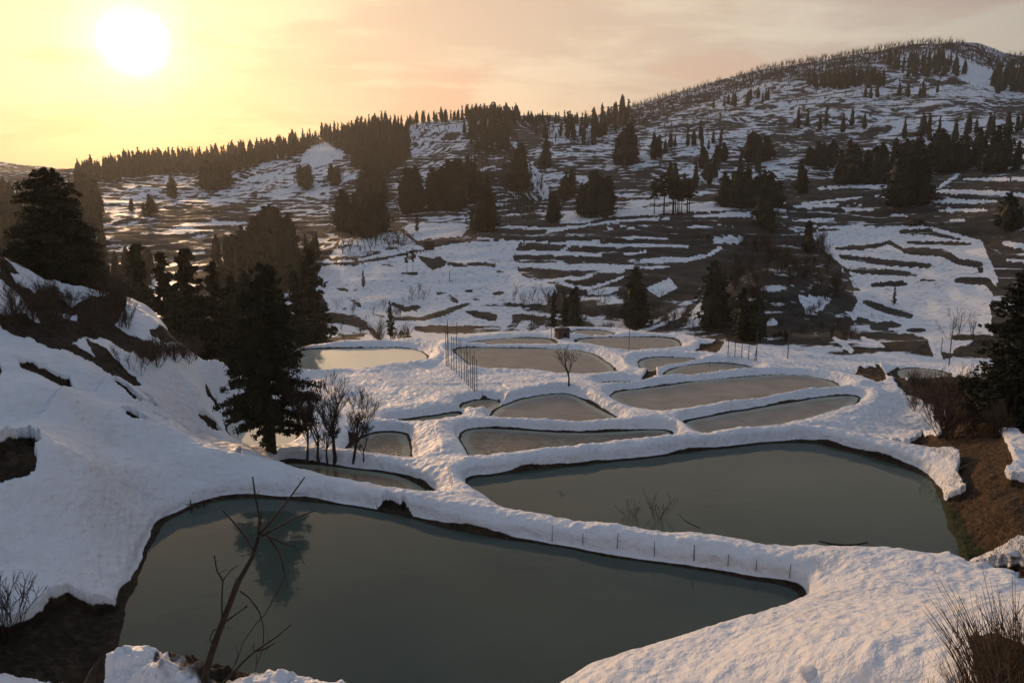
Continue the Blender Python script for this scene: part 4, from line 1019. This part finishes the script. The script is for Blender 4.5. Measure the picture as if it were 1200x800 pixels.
add_limbs([
 ([(303,628,0),(304,605,0),(299,580,.1),(296,558,.15)], .016, .008),
 ([(304,626,0),(318,610,0),(336,588,-.1),(357,559,-.15)], .016, .007),
 ([(306,628,0),(325,618,.1),(345,607,.15),(369,598,.2)], .014, .006),
 ([(298,648,0),(288,630,-.1),(274,612,-.1),(261,598,-.2)], .012, .007),
 ([(310,626,0),(322,632,.1),(335,638,.1),(345,640,.2),(357,661,.3)], .011, .004),
 ([(314,628,0),(326,645,0),(331,660,.1),(334,674,.1)], .012, .008),
 ([(334,674,.1),(326,692,.1),(310,720,.1),(300,730,.1),(285,752,.1),(276,778,.1)], .008, .005),
 ([(334,674,.1),(337,683,.1),(336,690,.1)], .004, .002),
 ([(303,625,0),(306,610,0),(307,596,0)], .008, .005),
 ([(260,724,0),(260,700,-.1),(261,680,-.1),(254,668,-.1),(251,650,-.1)], .012, .007),
 ([(261,680,-.1),(270,668,-.1),(279,662,-.1)], .007, .005),
 ([(266,715,0),(270,698,0),(277,676,.05)], .008, .004),
 ([(281,692,0),(292,700,.1),(304,717,.1),(309,735,.1),(308,760,.1),(300,780,.1)], .009, .005),
 ([(262,730,0),(275,720,.1),(288,711,.1)], .012, .008), ([(288,711,.1),(289,709,.1)], .012, .012),
 ([(262,735,0),(250,738,-.1),(246,748,-.1),(250,755,-.1),(256,752,-.1)], .008, .006),
 ([(240,830,-.1),(262,800,-.1),(285,775,-.1),(298,763,-.1),(325,745,-.1),(341,731,-.1)], .018, .007),
 ([(298,763,-.1),(310,760,-.1),(322,753,-.1)], .012, .006), ([(298,765,-.1),(297,758,-.1),(298,753,-.1)], .006, .004),
 ([(300,765,-.1),(301,775,-.1),(299,787,-.1)], .005, .003), ([(273,783,-.1),(278,770,-.1),(278,762,-.1)], .005, .004)], 'branch', L0)
# bushes at the two lower corners
sb = shrub(201, 16, 1.0, .016, 3, .9, spread=.6, kids=(2,2), upb=.1)
put_bare('shrub', sb, mTwig, 8, 752, 88, 'leafless grey bush in the lower left corner', 'shrub', rmin=22)
def tuft(seed, n, h, spread):
    rg = random.Random(seed); mb = MB()
    for i in range(n):
        a = rg.random()*6.28; q = rg.random()**.5; L = h*rg.uniform(.5,1)
        b0 = Vector((math.cos(a)*.3*q, math.sin(a)*.3*q, -.1)); e = Vector((math.cos(a)*spread*q*L, math.sin(a)*spread*q*L, L))
        m_ = b0.lerp(e, .5) + Vector((0,0,.08*L)); mb.tube([b0, m_, e], [.006,.005,.002], 3, False)
        if rg.random() < .5:
            k = b0.lerp(e, .6); mb.tube([m_, k+Vector((rg.uniform(-.2,.2)*L, rg.uniform(-.2,.2)*L, .3*L))], [.006,.002], 3, False)
    return mb, h
for (px, py, h, lab, sd) in [(1165,800,70,'brown spiky brush clump at the lower right corner',1),(1196,812,92,'brown spiky brush clump cut by the right edge',2),(1138,815,42,'low brown brush tuft left of the corner clump',3),(1205,765,46,'dry brush tuft above the corner clump',5)]:
    put_bare('brush', tuft(300+sd, 150, 1.0, 1.2), mReed2, px, py, h, lab, 'brush', rmin=12)
for (px, py, h, lab) in [(1085,812,28,'little dry grass tuft sprouting at the bottom edge'),(962,668,10,'short dry stalks on the snow by the pond corner')]:
    put_bare('grass_tuft', tuft(int(px), 16, 1.0, .5), mReed, px, py, h, lab, 'grass tuft', rmin=12)
# grass over the brown right bank (nobody could count the blades)
rg = random.Random(17); V = []; F = []
rsn = np.random.RandomState(4)
for _ in range(9000):
    px = rg.uniform(1065,1215); py = rg.uniform(505,662)
    lim = np.interp(py, [505,520,545,570,600,640,662], [1110,1075,1125,1100,1112,1140,1150])
    if px < lim or (px > 1168 and 486 < py < 570 and rg.random() < .85): continue
    x, y, z, r = hit(px, py, 30)
    if r > 80: continue
    L = rg.uniform(.12,.38); a = rg.random()*6.28; ln = rg.uniform(.3,1.1)
    p0 = Vector((x, y, z-.03)); w_ = Vector((math.cos(a+1.57), math.sin(a+1.57), 0))*.014; e = p0 + Vector((math.cos(a)*ln*L, math.sin(a)*ln*L - .15*L, L*.8))
    i = len(V); V += [p0-w_, p0+w_, e]; F.append((i,i+1,i+2))
me = bpy.data.meshes.new('dry_grass'); me.from_pydata([tuple(v) for v in V], [], F); me.materials.append(mReed)
tag(link('dry_grass', me), 'dry brown grass matted over the right bank', 'grass', None, 'stuff')

# ------------------------------------------------------------------ poles, stakes, huts
def pole(px, py, hpx, label, group=None, name='pole', lean=(0,0), r_=.035, rmin=20, cat='pole', mat=None, extra=None):
    x, y, z, r = hit(px, py, rmin); h = hpx*math.hypot(r, z-CH)/FPX
    mb = MB(); mb.tube([(0,0,-.3),(lean[0]*h*.5, lean[1]*h*.5, h*.5),(lean[0]*h, lean[1]*h, h)], [r_, r_*.9, r_*.75], 6)
    o = link(name, mb.mesh(name, mat or mPole), None, (x, y, z)); return tag(o, label, cat, group)
fence = [(524,438,61),(526,437,57),(529,441,43),(532,443,42),(535,446,66),(538,449,48),(541,452,52),(544,455,40),(547,457,50),(549,460,44),(552,463,50),(554,464,44),(556,466,52),(559,465,40),(523,436,50)]
poles_ = []
for i, (px, py, h) in enumerate(fence):
    t_ = pole(px, py-8, h*.92, 'dark thin pole in the dense row dividing the snow field from the fenced ice pond', 'row of poles beside the fenced ice pond', lean=(rnd.uniform(-.02,.02), 0), rmin=60, r_=.045)
    poles_.append((px, t_))
relabel(poles_, 'thin dark pole of the dense row by the fenced ice pond')
for i, (px, py, h, ln, lab) in enumerate([(853,417,20,0,'leftmost thin pole on the white snow hump'),(861,418,19,0,'second thin pole on the white snow hump'),(869,419,20,0,'third thin pole on the white snow hump'),(877,421,20,0,'fourth thin pole on the white snow hump'),(884,423,24,.12,'leaning short pole propped on the tallest one'),(886.5,423,39,-.03,'tallest pole on the white snow hump, rightmost')]):
    pole(px, py, h, lab, lean=(ln, 0), rmin=60, r_=.05)
pole(737,412,27, 'single thin pole between the round pond and the fenced one', rmin=60, r_=.05)
pole(923,420,28, 'yellowish post standing at the terrace rim below the knoll', rmin=60, r_=.07, mat=mWood)
pole(1112,428,33, 'thin utility pole on the valley snow in front of the right field', rmin=100, r_=.08)
pole(1103,412,15, 'short pole left of the thin utility pole', rmin=100, r_=.07)
pole(646,397,20, 'thin pole left of the little board hut', rmin=60, r_=.05)
pole(527,330,13, 'short post beside the valley pond', rmin=200, r_=.12)
pole(984,212,18, 'distant utility pole among the upper right cedars', rmin=250, r_=.18)
for i, (px, py, h, ln, lab) in enumerate([(647,634,19,0,'leftmost thin stake on the near face of the dyke'),(683,638,14,0,'second thin stake on the dyke face'),(723,643,19,.05,'third thin stake on the dyke face'),(767,651,18,-.03,'fourth thin stake on the dyke face'),
      (813,656,18,0,'fifth stake on the dyke face, thick and dark'),(853,663,14,0,'sixth stake, faint, on the dyke face'),(886,668,12,0,'seventh short stake near the dyke end'),(925,677,16,.04,'last and rightmost stake, at the end of the dyke face')]):
    pole(px, py, h, lab, name='stake', cat='stake', lean=(ln, 0), r_=.018 if i != 4 else .028, rmin=25)
# little rail frame at the pond's curved shore
x, y, z, r = hit(232, 599, 28)
fr = empty('wooden_trestle', (x, y, z), 'small wooden pole frame sticking out of the curved pond shore', 'trestle', None, 0.4)
for k, (a, b2, rr_) in enumerate([((-.35,0,-.5),(-.35,0,.75),.03),((.35,0,-.5),(.35,0,.65),.03)]):
    m2 = MB(); m2.tube([a, b2], [rr_, rr_], 5); link('post', m2.mesh('post', mDarkW), fr)
for zc in (.25,.5):
    m2 = MB(); m2.tube([(-.6,.03,zc),(.6,.03,zc+.05)], [.025,.025], 5); link('rail', m2.mesh('rail', mDarkW), fr)
# board hut on the terrace rim: courses of boards under a snow cap
def hut(px, py, wpx, hpx, label, wall, rmin, boards=5, roof=mRoof, snowcap=False, ry=.3, depthk=.9):
    x, y, z, r = hit(px, py, rmin); mpp = math.hypot(r, z-CH)/FPX; w_ = wpx*mpp; h = hpx*mpp; d = w_*depthk
    e = empty('hut', (x, y+d*.4, z-.1), label, 'hut', None, ry)
    bh = h*.72/boards
    for k in range(boards):
        m2 = MB(); j = (k % 2)*.02*w_
        m2.box((0,0,bh*(k+.5)), (w_+j, d+j, bh*.90)); link('board', m2.mesh('board', wall), e)
    m2 = MB(); m2.box((0,0,h*.36), (w_*.94, d*.94, h*.70)); 
    m2.box((w_*.12,-d*.5,h*.28), (w_*.28,.04*w_,h*.5)); link('door', m2.mesh('door', mDarkW), e)
    m2 = MB(); b0 = len(m2.v); hw, hd = w_*.6, d*.6
    m2.v += [Vector(v) for v in [(-hw,-hd,h*.72),(hw,-hd,h*.72),(hw,hd,h*.72),(-hw,hd,h*.72),(-hw,0,h),(hw,0,h)]]
    m2.f += [(0,1,5,4),(2,3,4,5),(0,4,3),(1,2,5),(3,2,1,0)]
    link('roof', m2.mesh('roof', mSnow if snowcap else roof), e)
    return e
hut(659,396,14,12,'small brown board hut on the rim between the farthest ponds', mWood, 60, 6)
hut(502.5,293,10,10,'small black hut beside the valley road', mDarkW, 200, 4, mDarkW)
hut(1074,263,14,8,'long brown shed under the upper right terraces', mWood, 200, 3)
hut(828,279,11,7,'brown shed at the right end of the dark bench', mWood, 200, 3, ry=0)
hut(1072,160,9,6,'tiny farm shed high on the right slope', mWood, 300, 3, mRoof, True)
# plank on the bank, drift branch on the pond
x, y, z, r = hit(1131, 548, 40)
mb = MB(); Rm = Matrix.Rotation(.5, 3, 'Z') @ Matrix.Rotation(-.12, 3, 'Y'); mb.box((0,0,.12), (1.5,.18,.05), Rm)
tag(link('plank', mb.mesh('plank', mReed), None, (x, y, z)), 'pale broken plank lying on the brown right bank', 'plank')
mb = MB(); P3 = [Vector((*at_z(px, py, -1.0), -.985)) for px, py in [(960,634),(975,637.5),(990,639),(1005,638),(1017,635)]]; mb.tube(P3, [.02,.05,.06,.05,.02], 5)
tag(link('drift_branch', mb.mesh('drift_branch', mDarkW)), 'dark curved branch floating on the right pond', 'branch')
mb = MB(); P3 = [Vector((*at_z(px, py, -1.0), -.985)) for px, py in [(795,602),(803,610),(812,615),(822,619)]]; mb.tube(P3, [.012,.02,.02,.01], 4)
tag(link('drift_branch', mb.mesh('drift_branch', mDarkW)), 'thin crooked twig floating by the leafless bushes on the right pond', 'branch')
# snow lumps
def lump(px, py, wpx, hpx, label, rmin, mat=mSnow, seed=1):
    import bmesh
    x, y, z, r = hit(px, py, rmin); mpp = math.hypot(r, z-CH)/FPX
    bm = bmesh.new(); bmesh.ops.create_icosphere(bm, subdivisions=3, radius=1)
    rg = random.Random(seed)
    from mathutils import noise as mn
    for v in bm.verts:
        k = 1+.3*mn.noise(v.co*1.6+Vector((seed,0,0)))+.12*mn.noise(v.co*4+Vector((seed,3,0))); v.co = Vector((v.co.x*wpx*mpp*.5*k, v.co.y*wpx*mpp*.45*k, v.co.z*hpx*mpp*.6*k))
    me = bpy.data.meshes.new('snow_lump'); bm.to_mesh(me); bm.free(); me.polygons.foreach_set('use_smooth', [True]*len(me.polygons)); me.materials.append(mat)
    return tag(link('snow_lump', me, None, (x, y, z)), label, 'snow lump')
lump(1152,663,15,5,'small snow lump left by the moss at the pond end', 30, seed=1)
lump(1190,656,18,4,'long snow lump on the bank at the right edge', 30, seed=2)
lump(950,789,24,10,'rough icy lump on the snow at the bottom edge', 15, seed=3)

# ------------------------------------------------------------------ haze
x0, x1, y0, y1, z0, z1 = -3100, 3100, -3100, 3100, float(Z.min())-5, float(Z.max())+40
mb = MB(); mb.box(((x0+x1)/2,(y0+y1)/2,(z0+z1)/2), (x1-x0,y1-y0,z1-z0))
hm = bpy.data.materials.new('haze'); hm.use_nodes = True; hn = N(hm.node_tree); hn.n.clear()
ho = hn.new('ShaderNodeOutputMaterial'); pv = hn.new('ShaderNodeVolumePrincipled'); hn.l.new(pv.outputs[0], ho.inputs['Volume'])
pv.inputs['Color'].default_value = (.92,.93,.96,1); pv.inputs['Density'].default_value = 0.00008; pv.inputs['Anisotropy'].default_value = .55
tag(link('haze', mb.mesh('haze', hm)), 'thin sunlit haze filling the valley', 'haze', None, 'stuff')
